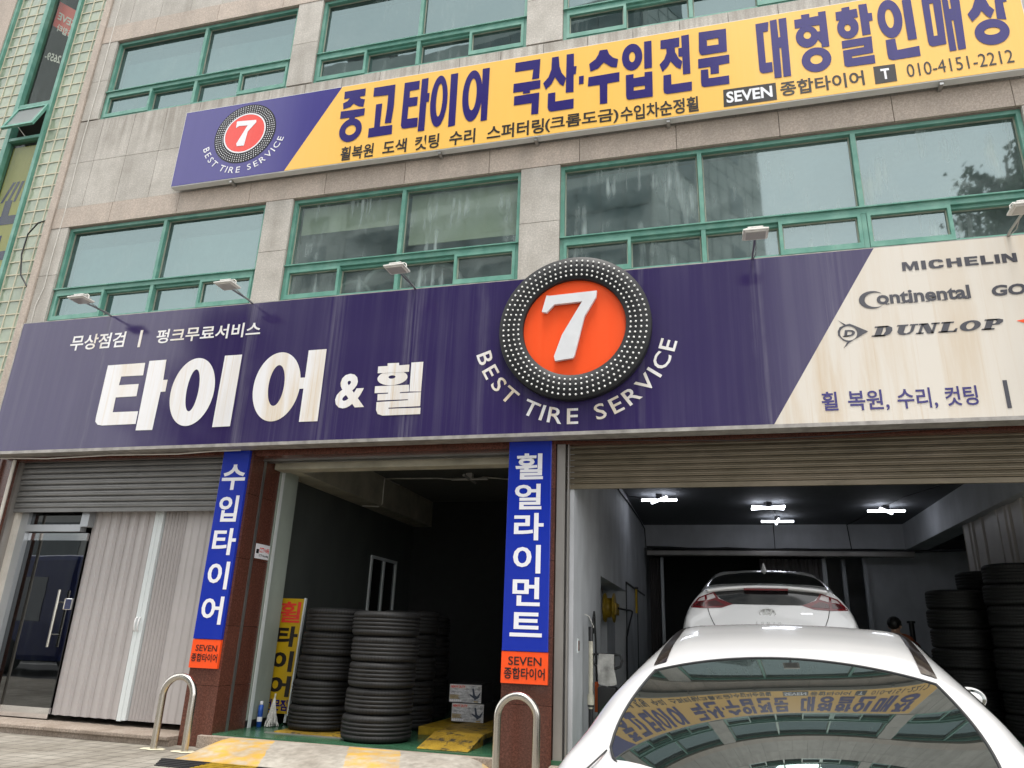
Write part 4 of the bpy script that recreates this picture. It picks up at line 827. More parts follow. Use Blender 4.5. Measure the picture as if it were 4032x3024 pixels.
def slabword(g):                           # heavy slanted slab capitals
    X0, Z, H, sl = 1.645, 4.207, .11, .42
    u = lambda x, z: (X0 + x + sl * z * H, Z + z * H)
    def P(*pts): g.prism([u(x, z) for x, z in pts], LY, LY)
    def ring(x0, x1, w, z0=0, z1=1):
        oo = [u(*q) for q in disc((x0 + x1) / 2, (z0 + z1) / 2, (x1 - x0) / 2, (z1 - z0) / 2, 28)]; ii = [u(*q) for q in disc((x0 + x1) / 2, (z0 + z1) / 2, (x1 - x0) / 2 - w, (z1 - z0) / 2 - .17, 28)]
        g.prism(oo, LY, LY, [ii])
    def serif(x, z, w): P((x, z), (x + w, z), (x + w, z + .14), (x, z + .14))
    x = 0.0                                  # D
    P((x + .025, .0), (x + .085, .0), (x + .085, 1), (x + .025, 1)); serif(x, 0, .12); serif(x, .86, .12)
    P((x + .085, .0), (x + .12, 0), (x + .165, .2), (x + .175, .5), (x + .165, .8), (x + .12, 1), (x + .085, 1), (x + .085, .86), (x + .105, .84), (x + .115, .5), (x + .105, .16), (x + .085, .14))
    x = .205                                 # U
    P((x + .02, .86), (x + .02, .3), (x + .05, .06), (x + .095, 0), (x + .14, .06), (x + .165, .3), (x + .165, .86), (x + .135, .86), (x + .135, .3), (x + .11, .14), (x + .085, .2), (x + .08, .3), (x + .08, .86)); serif(x, .86, .10); serif(x + .115, .86, .075)
    x = .40                                  # N
    P((x + .02, 0), (x + .045, 0), (x + .045, 1), (x + .02, 1)); P((x + .02, 1), (x + .08, 1), (x + .16, 0), (x + .105, 0)); P((x + .135, 0), (x + .16, 0), (x + .16, 1), (x + .135, 1)); serif(x, 0, .07); serif(x + .11, .86, .075); serif(x, .86, .07)
    x = .60                                  # L
    P((x + .02, 0), (x + .08, 0), (x + .08, 1), (x + .02, 1)); serif(x, 0, .15); serif(x, .86, .11); P((x + .13, 0), (x + .16, 0), (x + .16, .34), (x + .14, .34))
    ring(.775, .955, .055)                   # O
    x = .975                                 # P
    P((x + .02, 0), (x + .08, 0), (x + .08, 1), (x + .02, 1)); serif(x, 0, .11); serif(x, .86, .11)
    P((x + .08, 1), (x + .12, 1), (x + .16, .9), (x + .165, .68), (x + .14, .46), (x + .08, .42), (x + .08, .54), (x + .10, .56), (x + .11, .7), (x + .10, .86), (x + .08, .88))
slabword(g)
g.prism([(1.353, 4.413), (1.425, 4.358), (1.460, 4.366), (1.50, 4.345), (1.624, 4.270), (1.494, 4.194), (1.436, 4.158), (1.376, 4.099), (1.42, 4.168), (1.38, 4.19), (1.342, 4.245), (1.342, 4.29), (1.365, 4.335), (1.408, 4.352)], LY, LY, [disc(1.441, 4.262, .080, .078, 40)])
text(g, 'D', 1.395, 1.495, 4.226, 4.298, LY, .05, .2); g.box(1.385, 1.44, LY, LY + .001, 4.226, 4.236)
g.build('maker_lettering', 'grey_letter', mainsign); MB().box(2.715, 2.751, LY, LY + .001, 3.416, 3.69).build('divider_bar', 'grey_letter', mainsign)
MB().prism([(2.928, 4.283), (3.02, 4.298), (3.30, 4.36), (3.1, 4.27), (3.30, 4.20), (3.02, 4.245)], LY, LY).build('red_mark', 'orange_vinyl', mainsign)
g = MB()
for s, a, b in (('휠', 1.120, 1.268), ('복원,', 1.36, 1.725), ('수리,', 1.80, 2.145), ('컷팅', 2.215, 2.49)): text(g, s, a, b, 3.458 - (.02 if ',' in s else 0), 3.653, LY, .016); g.build('service_lettering', 'indigo_letter', mainsign); g = MB()
# the round tyre emblem, a drum standing off the board
EX, EZ = -1.352, 4.518
e = MB(); e.lathe([(.576, -.345), (.580, -.350), (.845, -.350), (.850, -.345), (.850, -.256), (.576, -.256)], 128, 'Y', EX, 0, EZ)
e.cur = 1
for r, n in ((.628, 66), (.683, 70), (.742, 74), (.80, 78)):
    for i in range(n):
        a = 2 * math.pi * i / n; x, z = EX + r * math.cos(a), EZ + r * math.sin(a)
        e.lathe([(.0125, -.349), (.0105, -.357), (.0, -.361)], 8, 'Y', x, 0, z, closed=False)
em = e.build('emblem_ring', ['emblem_black', 'bulb_white'], mainsign)
MB().prism(disc(EX, EZ, .578, .578, 96), -.300, -.256).build('emblem_face', 'orange_vinyl', mainsign)
sv = MB(); sv.prism([((x + .0) * 1.009, 1.24 + (z - 1.24) * 1.009) for x, z in SEVEN], -.355, -.315); sv.build('numeral', 'seven_white', mainsign)

# ---------------------------------------------------------------- yellow sign
YY = -0.15
ys = thing('banner_sign', (0, 0, 0), 'yellow light box sign with purple left end and phone number, below the top windows', 'sign')
MB().box(-7.345, 3.66, YY + .004, -.045, 7.255, 8.572).build('sign_box', 'sign_frame_white', ys)
yd = lambda z: -5.491 + (z - 7.26) * .5695
MB().prism([(-7.335, 7.268), (yd(7.268), 7.268), (yd(8.562), 8.562), (-7.335, 8.562)], YY, YY + .003).build('purple_panel', 'purple_vinyl', ys)
MB().prism([(yd(7.268), 7.268), (3.65, 7.268), (3.65, 8.562), (yd(8.562), 8.562)], YY, YY + .003).build('yellow_panel', 'yellow_vinyl', ys)
g = MB(); glyphs(g, YEL, YY - .004); g.build('large_lettering', 'indigo_letter', ys)
g = MB(); glyphs(g, BOXES[:1], YY - .003); g.build('name_box', 'black_letter', ys); g = MB(); glyphs(g, BOXES[1:], YY - .003); g.build('name_box', 'black_letter', ys); g = MB(); text(g, '종합타이어', 1.05, 1.955, 7.335, 7.545, YY - .004, .02); g.build('name_lettering', 'black_letter', ys); g = MB(); text(g, '010-4151-2212', 2.40, 3.455, 7.355, 7.535, YY - .004, .0); g.build('phone_number', 'black_letter', ys); g = MB()
for s, a, b in (('휠복원', -4.635, -4.145), ('도색', -4.01, -3.665), ('컷팅', -3.545, -3.205), ('수리', -3.06, -2.705), ('스퍼터링', -2.545, -1.79), ('(크롬도금)', -1.775, -.845), ('수입차순정휠', -.82, .115)):
    text(g, s, a, b, 7.295, 7.52, YY - .004, .022); g.build('small_lettering', 'black_letter', ys); g = MB()
g = MB(); text(g, 'SEVEN', .440, .960, 7.348, 7.512, YY - .006, .03); text(g, 'T', 2.132, 2.222, 7.372, 7.520, YY - .006, .035)
arc_text(g, 'BEST TIRE SERVICE', -6.237, 8.04, .595, .10, 195, 345.5, YY - .004, .006, 1.08)
g.prism(disc(-6.242, 8.02, .344, .344, 96), YY - .005, YY - .005, [disc(-6.242, 8.02, .322, .322, 96)])
g.prism(SEVEN2, YY - .007, YY - .007)
for r, n in ((.372, 62), (.407, 66), (.442, 70), (.474, 74)):
    for i in range(n):
        a = 2 * math.pi * i / n; g.prism(disc(-6.237 + r * math.cos(a), 8.012 + r * math.sin(a), .0085, .0085, 6), YY - .005, YY - .005)
g.build('white_lettering', 'sign_white', ys)
MB().prism(disc(-6.237, 8.012, .503, .503, 96), YY - .003, YY - .003, [disc(-6.242, 8.02, .344, .344, 96)]).build('emblem_ring', 'emblem_black', ys)
MB().prism(disc(-6.242, 8.02, .322, .322, 96), YY - .004, YY - .004).build('emblem_face', 'red_vinyl', ys)
for x in (-6.35, -3.2, -1.9, -.25, 2.73): MB().box(x - .02, x + .02, -.13, .0, 7.215, 7.252).build('bracket', 'steel', ys)

# ---------------------------------------------------------------- blue upright signs and orange plates on the piers
def upright(x0, x1, z0, z1, words, xb, wl, off, label):
    t = thing('column_sign', ((x0 + x1) / 2, 0, z0), label, 'sign', 'blue upright signs on the piers')
    MB().box(x0, x1, -.045, -.003, z0, z1, .004).build('sign_panel', 'blue_vinyl', t).location = (-(x0 + x1) / 2, 0, -z0)
    g = MB()
    for s, a, b, q in words: text(g, s, q[0], q[1], a, b, -.049, off)
    g.build('lettering', 'sign_white', t).location = (-(x0 + x1) / 2, 0, -z0)
upright(-5.77, -5.402, 1.108, 3.30, [('수', 2.813, 3.126, (-5.735, -5.415)), ('입', 2.431, 2.744, (-5.715, -5.45)), ('타', 2.042, 2.353, (-5.718, -5.408)), ('이', 1.654, 1.966, (-5.714, -5.433)), ('어', 1.267, 1.574, (-5.72, -5.438))], 0, 0, .024, 'blue upright sign on the left pier with five white characters above a bollard')
upright(-2.116, -1.638, 1.118, 3.30, [('휠', 2.874, 3.163, (-2.037, -1.726)), ('얼', 2.549, 2.824, (-2.034, -1.736)), ('라', 2.222, 2.509, (-2.03, -1.707)), ('이', 1.883, 2.174, (-2.029, -1.732)), ('먼', 1.558, 1.844, (-2.023, -1.731)), ('트', 1.258, 1.494, (-2.039, -1.702))], 0, 0, .024, 'wider blue upright sign on the middle pier with six white characters')
def plate(x0, x1, z0, z1, l1, l2, label):
    t = thing('pier_plate', (x0, 0, z0), label, 'sign', 'orange plates under the blue signs')
    MB().box(0, x1 - x0, -.040, -.003, 0, z1 - z0 - .004, .003).build('sign_panel', 'orange_vinyl', t)
    g = MB(); text(g, 'SEVEN', l1[0] - x0, l1[1] - x0, l1[2] - z0, l1[3] - z0, -.044, .012); text(g, '종합타이어', l2[0] - x0, l2[1] - x0, l2[2] - z0, l2[3] - z0, -.044, .022)
    g.build('lettering', 'black_letter', t)
plate(-5.772, -5.403, .799, 1.108, (-5.715, -5.436, .978, 1.045), (-5.753, -5.406 - .01, .866, .955), 'small orange plate under the narrower blue sign on the left pier')
plate(-2.118, -1.637, .813, 1.118, (-2.044, -1.70, .985, 1.067), (-2.085, -1.665, .855, .965), 'larger orange plate under the blue sign on the middle pier')
stk = thing('warning_sticker', (-5.37, .27, 2.05), 'small white camera warning sticker with red writing on the granite reveal', 'sticker')
MB().box(-.002 + .0, .002, .045, .345, .0, .175).build('sticker_sheet', 'sign_white', stk)
fx = lambda x, z: (.004, x, z)
g = MB(); text(g, 'CCTV', .125, .24, .075, .135, 0, .02, f=fx); text(g, '녹화중', .25, .335, .075, .135, 0, .02, f=fx); g.build('lettering', 'red_vinyl', stk)
g = MB(); text(g, 'CCTV Recording', .125, .33, .02, .055, 0, .01, f=fx); g.add([(.004, .06, .06), (.004, .115, .06), (.004, .115, .11), (.004, .06, .11)], [(0, 1, 2, 3)]); g.build('print', 'black_letter', stk)

# ---------------------------------------------------------------- floodlights on arms along the top of the sign
fl = thing('floodlight', (-7.77, MY + .03, 5.2), 'white floodlight on an arm over the far left end of the navy sign', 'floodlight', 'floodlights along the sign')
g = MB(); g.tube([(0, 0, 0), (0, -.12, .015), (0, -.50, -.005)], .014, 10); g.box(-.03, .03, -.02, .04, -.01, .012); g.tube([(0.016, -.02, 0), (.03, -.2, -.02), (.02, -.34, .015), (.012, -.45, .03)], .005, 6); g.build('arm', 'steel', fl)
g = MB(); g.box(-.138, .138, -.69, -.47, -.006, .016, .006); g.box(-.118, .118, -.675, -.49, -.020, -.006, .004)
hs_ = g.build('housing', 'lamp_white', fl)
g = MB()
for i in range(15): g.box(-.105 + .015 * i - .003, -.105 + .015 * i + .003, -.66, -.51, .016, .04)
g.build('cooling_fins', 'sign_frame', fl)
g = MB(); g.box(-.085, .085, -.64, -.53, .041, .068, .006); g.tube([(-.134, -.58, .008), (-.13, -.58, .055), (-.10, -.58, .080), (.10, -.58, .080), (.13, -.58, .055), (.134, -.58, .008)], .006, 8); g.build('driver_box', 'lamp_white', fl)
MB().box(-.105, .105, -.66, -.51, -.0235, -.0205).build('lens', 'lamp_glass', fl)
fl.scale = (.9, .94, .9)
for x, lab in ((-5.57, 'white floodlight on an arm over the small lettering, in front of the left pillar'), (-3.32, 'white floodlight on an arm between the ampersand and the round emblem'), (.58, 'white floodlight on an arm right of the round emblem'), (3.01, 'white floodlight on an arm over the cream end of the sign, at the picture edge')):
    copy_tree(fl, (x, MY + .03, 5.2), rnd.uniform(-.05, .05), lab)

# ---------------------------------------------------------------- street furniture and ramp
bo = thing('bollard', (-5.60, -.36, 0), 'stainless steel hoop bollard in front of the left pier', 'bollard', 'hoop bollards')
arc = [(-.19 * math.cos(R(a)), 0, .535 + .19 * math.sin(R(a))) for a in range(0, 181, 10)]
g = MB(); g.tube([(-.19, 0, -.02), (-.19, 0, .25)] + arc + [(.19, 0, .25), (.19, 0, -.02)], .037, 20); g.build('hoop', 'stainless', bo)
g = MB()
for x in (-.19, .19):
    rr = random.Random(3); pts = [(x + (.14 + rr.uniform(-.03, .04)) * math.cos(2 * math.pi * i / 14), (.09 + rr.uniform(-.02, .02)) * math.sin(2 * math.pi * i / 14)) for i in range(14)]
    g.add([(a, b, .006) for a, b in pts] + [(x, 0, .008)], [(i, (i + 1) % 14, 14) for i in range(14)])
g.build('mortar_patch', 'block_mortar', bo)
b2 = copy_tree(bo, (-1.855, -.36, 0), 0, 'stainless steel hoop bollard in front of the middle pier, beside the white car')
rp = thing('loading_ramp', (0, 0, 0), 'concrete vehicle ramp with worn yellow stripes and a ribbed rubber lip', 'ramp')
g = MB(); nx, ny = 36, 8; vs = []
for i in range(nx + 1):
    for j in range(ny + 1):
        t = j / ny; s = i / nx; xl = -5.36 + .22 * t; xr = -2.14 - .55 * t ** 2
        y = -.06 - .86 * t; e = min(1, min(s, 1 - s) * 9); z = .118 * (1 - t ** 1.8) * (1 - (1 - e) ** 2) + .012
        vs.append((xl + (xr - xl) * s, y, z))
g.add(vs, [(i * (ny + 1) + j, (i + 1) * (ny + 1) + j, (i + 1) * (ny + 1) + j + 1, i * (ny + 1) + j + 1) for i in range(nx) for j in range(ny)], True); g.build('ramp_slab', 'striped_concrete', rp)
g = MB()
for k in range(5):
    y = -.94 - .045 * k; z = .034 - .006 * k; g.cur = 0; g.box(-5.20 + .02 * k, -4.66 - .02 * k, y - .04, y, .0, z); g.cur = 1; g.box(-4.66 - .02 * k, -4.16 - .02 * k, y - .04, y, 0, z); g.cur = 0; g.box(-4.16 - .02 * k, -2.6, y - .04, y, 0, z)
g.build('rubber_lip', ['rubber', 'yellow_machine'], rp)

# ---------------------------------------------------------------- tyres
tread = []
def tyre_profile(Rr, W, Ri):
    p = [(Ri, .02), (Ri + .02, .006), (Rr - .06, .0), (Rr - .022, .010), (Rr - .006, .030)]
    for k, zc in enumerate((.072, .112, .153, .193)):
        zc = zc * W / .265; p += [(Rr, zc - .0075), (Rr - .014, zc - .006), (Rr - .014, zc + .006), (Rr, zc + .0075)]
    p += [(Rr - .006, W - .030), (Rr - .022, W - .010), (Rr - .06, W), (Ri + .02, W - .006), (Ri, W - .02), (Ri + .012, W * .5)]
    return p
def make_tyre(Rr, W): 
    g = MB(); g.lathe(tyre_profile(Rr, W, .255), 72); return g
o_ = make_tyre(.378, .265).build('tyre', 'tyre_rubber'); TYME = o_.data; bpy.data.objects.remove(o_)
ORD = ['lowest', 'second from the bottom', 'third from the bottom', 'fourth from the bottom', 'fifth from the bottom', 'sixth from the bottom', 'seventh from the bottom', 'eighth from the bottom', 'ninth from the bottom']
def stack(cx, cy, z, n, where, group, sc=(1, 1), lean=(0, 0)):
    for i in range(n):
        o = bpy.data.objects.new('tyre', TYME); C.objects.link(o)
        o.location = (cx + lean[0] * i + rnd.uniform(-.018, .018), cy + lean[1] * i + rnd.uniform(-.015, .015), z + .2655 * sc[1] * i)
        o.rotation_euler = (0, 0, rnd.uniform(0, 6)); s = sc[0] * rnd.uniform(.962, 1.015); o.scale = (s, s, sc[1])
        tag(o, ('topmost' if i == n - 1 else ORD[i]) + ' black tyre in ' + where, 'tyre', group)
stack(-4.55, .88, .165, 5, 'the stack nearest the yellow board', 'tyres stacked in the left bay', (1.0, 1.01), (.02, .0))
stack(-3.64, .50, .145, 5, 'the foremost stack by the ramp', 'tyres stacked in the left bay', (1.01, 1.0), (0, 0))
stack(-3.86, 1.72, .145, 5, 'the shaded stack behind the foremost one', 'tyres stacked in the left bay', (1.0, 1.04))
stack(-4.12, 2.95, .145, 5, 'the rear dark stack of the left bay', 'tyres stacked in the left bay', (1.0, 1.02))
stack(3.00, 3.30, FZ, 8, 'the shorter dark stack of the right-hand pile', 'tyres piled in the right bay', (.93, .885))
stack(3.56, 3.95, FZ, 9, 'the dark stack behind in the right-hand pile', 'tyres piled in the right bay', (.9, .91))
stack(3.52, 2.66, FZ, 9, 'the nearest dark stack of the right-hand pile', 'tyres piled in the right bay', (.95, .90))

# ---------------------------------------------------------------- things in the left bay
t = thing('upright_sign', (-5.32, 1.16, .16), 'yellow upright board lettered in red and black, leaning beside the tyres', 'sign'); t.rotation_euler = (R(-4), 0, R(3))
MB().box(-.19, .16, -.02, .02, .10, 1.47).build('board', 'old_yellow', t); MB().box(-.235, -.192, -.025, .025, 0.08, 1.48).box(.162, .18, -.025, .025, .08, 1.48).box(-.19, -.16, 0, .02, 0, .1).box(.12, .15, 0, .02, 0, .1).build('frame', 'fold_stile', t)
g = MB(); text(g, '휠', -.165, .14, 1.17, 1.43, -.024, .018); g.build('red_lettering', 'red_vinyl', t)
g = MB(); text(g, '타', -.16, .145, .875, 1.125, -.024, .040); text(g, '이', -.155, .135, .58, .825, -.024, .040); text(g, '어', -.155, .15, .29, .53, -.024, .040); g.build('black_lettering', 'black_letter', t)
g = MB(); text(g, '전문점', -.165, .15, .13, .26, -.024, .035); g.build('blue_lettering', 'indigo_letter', t)
lift = thing('floor_lift', (0, 0, 0), 'yellow steel floor lift with chequer plate ramps in the left bay', 'vehicle lift')
g = MB(); g.add([(-3.02, .10, FZ + .004), (-2.47, .10, FZ + .004), (-2.47, .62, .25), (-3.02, .62, .25), (-3.02, .62, FZ), (-2.47, .62, FZ)], [(0, 1, 2, 3), (0, 3, 4), (1, 5, 2), (3, 2, 5, 4)]); g.build('ramp_plate', 'chequer_yellow', lift)
MB().box(-3.02, -2.47, .635, 4.6, .20, .25, .004).build('platform', 'chequer_yellow', lift)
MB().box(-3.0, -2.49, .7, 4.5, FZ, .198).build('lift_base', 'black_plastic', lift)
MB().box(-3.42, -3.08, 1.15, 4.4, FZ, .23, .006).build('side_beam', 'yellow_machine', lift)
MB().box(-4.85, -3.98, .40, .95, FZ + .002, FZ + .022).build('ramp_plate', 'chequer_yellow', lift)
MB().box(-4.95, -3.9, .36, .40, FZ, FZ + .01).build('floor_channel', 'dull_steel', lift)
def jackbox(x, z, label, sh):
    t = thing('jack_box', (x, 1.66, z), label, 'box', 'jack cartons', R(2) + sh)
    MB().box(-.205, .205, 0, .62, 0, .212, .004).build('carton', 'carton_dark', t)
    MB().box(-.203, .203, -.003, -.0005, .004, .208).build('front_print', 'box_print', t)
    MB().box(-.2, .01, -.006, -.0035, .160, .205).box(.01, .203, -.006, -.0035, .198, .206).build('white_band', 'carton_white', t)
    g = MB(); text(g, 'HEAVY DUTY', -.192, -.008, .166, .196, -.0075, .03, .25); g.build('red_lettering', 'red_vinyl', t)
    g = MB(); text(g, '3 TON SPEED JACK', -.195, .045, .126, .148, -.0065, .03, .2); text(g, 'Low Profile', -.195, -.05, .094, .118, -.0065, .03, .2)
    for i in range(6): g.box(-.198 + .026 * i, -.176 + .026 * i, -.006, -.0055, .012, .034)
    g.build('white_lettering', 'sign_white', t)
    g = MB()
    for i in range(5): g.box(-.196, -.07 - .012 * (i % 3), -.006, -.0055, .044 + .0095 * i, .049 + .0095 * i)
    g.box(.11, .165, -.006, -.0055, .012, .022); g.build('yellow_print', 'yellow_machine', t)
    g = MB(); g.prism([(.085, .165), (.105, .17), (.125, .09), (.15, .08), (.175, .11), (.195, .13), (.19, .105), (.17, .06), (.14, .045), (.12, .03), (.115, .05), (.06, .085), (.05, .10), (.065, .10), (.098, .085)], -.006, -.006); g.build('jack_picture', 'print_slate', t)
    g = MB(); g.prism([(.155, .15), (.187, .15), (.187, .185), (.155, .185)], -.0058, -.0058, [[(.159, .154), (.183, .154), (.183, .181), (.159, .181)]]); g.box(.164, .169, -.006, -.0055, .158, .175); g.box(.174, .179, -.006, -.0055, .158, .175); g.build('handling_mark', 'black_letter', t)
jackbox(-2.99, .2525, 'lower jack carton with printed front, on the yellow lift', 0); jackbox(-3.03, .4685, 'upper jack carton with printed front, stacked on the other', R(1))
t = thing('mop', (-5.20, .84, FZ), 'white string mop head on its short stick against the green wall', 'mop')
g = MB(); g.tube([(0, .06, .06), (-.03, .12, .36)], .012, 8); g.build('stick', 'pole_cream', t)
g = MB(); rr = random.Random(5)
for i in range(120):
    a = rr.uniform(0, 6.28); q = rr.uniform(.02, .1); h = rr.uniform(.02, .26) ; w = (1 - h / .33)
    x, y = q * w * math.cos(a) * .9, .06 + q * w * math.sin(a)
    g.tube([(x * .5, .06 + (y - .06) * .5, h + .06), (x, y, h), (x * 1.1 + rr.uniform(-.01, .01), y, max(.006, h - .05))], .007, 5)
g.build('mop_head', 'mop_white', t)
t = thing('sealant_tube', (-5.305, .80, FZ), 'blue printed sealant cartridge standing beside the mop', 'tube')
g = MB(); g.lathe([(0, 0), (.03, 0), (.03, .23), (.026, .24), (.0, .24)], 20, closed=False); g.build('cartridge', 'bottle_blue', t)
MB().lathe([(.0, .24), (.02, .24), (.02, .275), (.006, .285), (.0, .285)], 16, closed=False).build('nozzle', 'sign_white', t)
MB().lathe([(.031, .06), (.031, .11)], 20, closed=False).build('label_band', 'sign_white', t)

# ---------------------------------------------------------------- ceiling lamps: crossed tubes
def cross(x, y, z, ang, label, mat='led_white', name='ceiling_lamp', ang2=None):
    t = thing(name, (x, y, z), label, 'lamp', 'crossed ceiling lamps', R(ang))
    g = MB(); g.tube([(-.30, 0, -.03), (.30, 0, -.03)], .022, 10); o = g.build('tube', mat, t)
    g = MB(); g.tube([(-.30, 0, -.03), (.30, 0, -.03)], .022, 10); o = g.build('tube', mat, t); o.rotation_euler = (0, 0, R(ang2 or 90))
    MB().box(-.05, .05, -.05, .05, -.02, .08).build('base', 'lamp_white' if mat != 'led_white' else 'black_plastic', t)
cross(-.84, 5.2, 3.62, 0, 'lit crossed tube lamp nearest the left wall of the car bay', ang2=-62)
cross(1.00, 6.07, 3.62, 25, 'lit crossed tube lamp set as a flat X near the bay centre', ang2=-50)
cross(1.27, 7.66, 3.62, 0, 'lit crossed tube lamp farthest back, above the raised car')
cross(3.00, 6.5, 3.62, 0, 'lit crossed tube lamp nearest the right beam of the car bay', ang2=62)
cross(-3.66, 3.25, 3.63, 0, 'unlit crossed tube lamp on the ceiling of the left bay', mat='lamp_glass')
def cable(name, pts, r, mat, label, sag=0):
    g = MB(); g.tube(pts, r, 6); tag(g.build(name, mat), label, 'cable'); 
cable('cable', [(-5.19, 4.0, 3.68), (-5.19, 3.45, 3.675), (-5.0, 3.42, 3.67), (-4.3, 3.47, 3.672), (-3.8, 3.6, 3.66), (-3.5, 3.45, 3.672), (-3.1, 3.6, 3.66), (-2.2, 3.7, 3.67)], .012, 'cable_white', 'white conduit along the ceiling of the left bay')
cable('cable', [(-5.185, 3.38, 3.66), (-5.185, 3.38, 3.25), (-5.26, 3.38, 3.2), (-5.5, 3.3, 3.2)], .012, 'cable_white', 'white conduit dropping down the beam in the left bay')
cable('cable', [(-1.39, 4.3, 3.66), (-1.37, 5.2, 3.665), (-1.25, 5.2, 3.65), (-1.14, 5.2, 3.62)], .008, 'cable_black', 'black cable from the left wall to the nearest lit lamp')
cable('cable', [(-1.40, 4.0, 3.55), (-1.40, 5.6, 3.6), (-1.40, 7.6, 3.63), (-1.40, 8.70, 3.6), (-1.38, 8.7, 3.2)], .012, 'cable_black', 'black cable along the top of the left wall in the car bay')
cable('cable', [(-1.36, 8.66, 3.20)] + [(-1.3 + .4 * i, 8.68, 3.185 + .012 * math.sin(i * 1.9) - .003 * i) for i in range(1, 14)] + [(4.3, 7.6, 3.05), (5.2, 6.8, 2.98)], .028, 'cable_black', 'thick black cable bundle sagging along the back beam')
cable('cable', [(1.27, 8.74, 3.19), (1.27, 8.73, 3.45), (1.27, 8.73, 3.67), (1.27, 7.66, 3.675), (1.0, 6.2, 3.675)], .007, 'cable_black', 'thin black wire up to the lamps at the bay centre')
cable('cable', [(2.74, 8.74, 3.18), (2.7, 8.73, 3.68), (3.0, 6.5, 3.675), (3.1, 5.6, 3.67), (3.55, 4.3, 3.67)], .008, 'cable_black', 'thin black wire crossing the ceiling past the right lamp')
cable('cable', [(-9.36, -.006, 12.6), (-9.365, -.006, 11), (-9.36, -.006, 9.6), (-9.38, -.006, 8.5), (-9.35, -.006, 7.2), (-9.37, -.006, 6.4), (-9.36, -.006, 5.9), (-9.43, -.006, 5.6), (-9.42, -.006, 5.1)], .007, 'cable_white', 'thin white cable running down the grey granite at the left corner')
cable('cable', [(-9.66, .0, 7.08), (-9.8, -.02, 7.04), (-9.93, -.03, 6.85), (-9.94, -.03, 6.5), (-9.86, -.02, 6.15), (-9.70, .0, 5.95)], .012, 'cable_black', 'black cable looping over the glass blocks')
cable('cable', [(-9.2, -.10, 3.285), (-8.4, -.12, 3.255), (-7.4, -.12, 3.275), (-6.4, -.1, 3.268), (-5.85, -.1, 3.29), (-5.5, -.1, 3.29)], .008, 'cable_white', 'pale cable slack under the left end of the sign')
cable('cable', [(-1.55, -.02, 3.31), (-.6, -.05, 3.27), (.2, -.05, 3.24), (1.1, -.05, 3.255), (1.9, -.05, 3.29), (2.6, -.04, 3.30)], .006, 'cable_black', 'thin black wire slack under the right half of the sign')
cable('downpipe', [(-9.03, -.03, .0), (-9.03, -.03, 3.27)], .022, 'pipe_white', 'pale downpipe between the left pier and the grey shutter')
cable('downpipe', [(-9.30, -.05, .0), (-9.30, -.05, 3.3)], .03, 'sign_frame', 'grey downpipe at the outer left edge of the left pier')

# ---------------------------------------------------------------- left wall tools in the car bay
t = thing('long_pole', (-1.33, .75, FZ), 'worn cream and black long handled pole standing at the bay wall', 'pole')
g = MB(); g.tube([(.0, 0, .0), (0, 0, .42)], .024, 12); g.tube([(0, 0, .44), (0, 0, .50)], .034, 12); g.tube([(0, 0, 1.10), (0, 0, 1.25)], .026, 12); g.build('grip', 'black_plastic', t)
g = MB(); g.tube([(0, 0, .42), (0, 0, .46)], .022, 12); g.tube([(0, 0, .46), (0, 0, .56)], .036, 12); g.tube([(0, 0, .56), (0, 0, 1.10)], .024, 12); g.build('shaft', 'pole_cream', t)
MB().tube([(-.07, 0, 1.38), (-.02, 0, 1.36), (.03, 0, 1.25), (0.0, 0, 1.2)], .004, 6).build('hanging_string', 'cable_white', t)
t = thing('power_strip', (-1.36, 1.38, .5), 'orange power strip hanging on its black lead', 'power strip')
MB().box(-.02, .02, -.03, .03, -.02, .30, .006).build('body', 'orange_plastic', t)
g = MB(); 
for i in range(4): g.box(.0205, .024, -.012, .012, .02 + .07 * i, .04 + .07 * i)
g.build('sockets', 'white_paint', t)
g = MB(); loop = [(.0, -.22 + .07 * math.cos(a), .92 + .09 * math.sin(a)) for a in [i * .5 for i in range(13)]]
g.tube([(0, 0, .3), (0, -.05, .6), (0, -.10, .82)] + loop + [(0, -.16, 1.0), (0, -.20, 1.06), (0, -.24, 1.0), (0, -.2, .95)], .012, 8); g.build('lead', 'cable_black', t)
t = thing('towel', (-1.21, 1.15, .80), 'oil stained white towel draped over the black trolley handle', 'towel')
g = MB(); nx, nz = 16, 18; vs = []; rr = random.Random(2)
for j in range(nz + 1):
    for i in range(nx + 1):
        s = i / nx; q = j / nz; w = .17 + .035 * q
        vs.append((-w / 2 + w * s + .01 * math.sin(5 * q + 3), -.035 - .012 * math.sin(s * 9 + q * 2) * q, .31 - .315 * q - .02 * q * math.sin(s * 3)))
for i in range(nx + 1): vs.append((-.085 + .17 * i / nx, .03, .20))
k0 = (nz + 1) * (nx + 1)
fs = [(j * (nx + 1) + i, j * (nx + 1) + i + 1, (j + 1) * (nx + 1) + i + 1, (j + 1) * (nx + 1) + i) for j in range(nz) for i in range(nx)] + [(i, k0 + i, k0 + i + 1, i + 1) for i in range(nx)]
g.add(vs, fs, True); g.build('cloth', 'towel', t)
t = thing('hand_trolley', (-1.21, 1.16, FZ), 'black trolley with a looped handle at the bay wall', 'trolley')
g = MB(); g.tube([(-.15 + .0, 0, .86), (-.17, 0, .90), (-.15, 0, .96), (-.08, 0, .965), (.08, 0, .965), (.15, 0, .96), (.17, 0, .90), (.15, 0, .84), (.05, 0, .80), (-.05, 0, .80)], .014, 8, closed=True); g.build('handle', 'black_plastic', t)
g = MB(); g.tube([(0, .01, .82), (0, .01, .35)], .012, 8); g.build('stem', 'steel', t)
MB().box(-.10, .10, -.06, .14, .06, .62, .01).build('body', 'black_plastic', t)
g = MB()
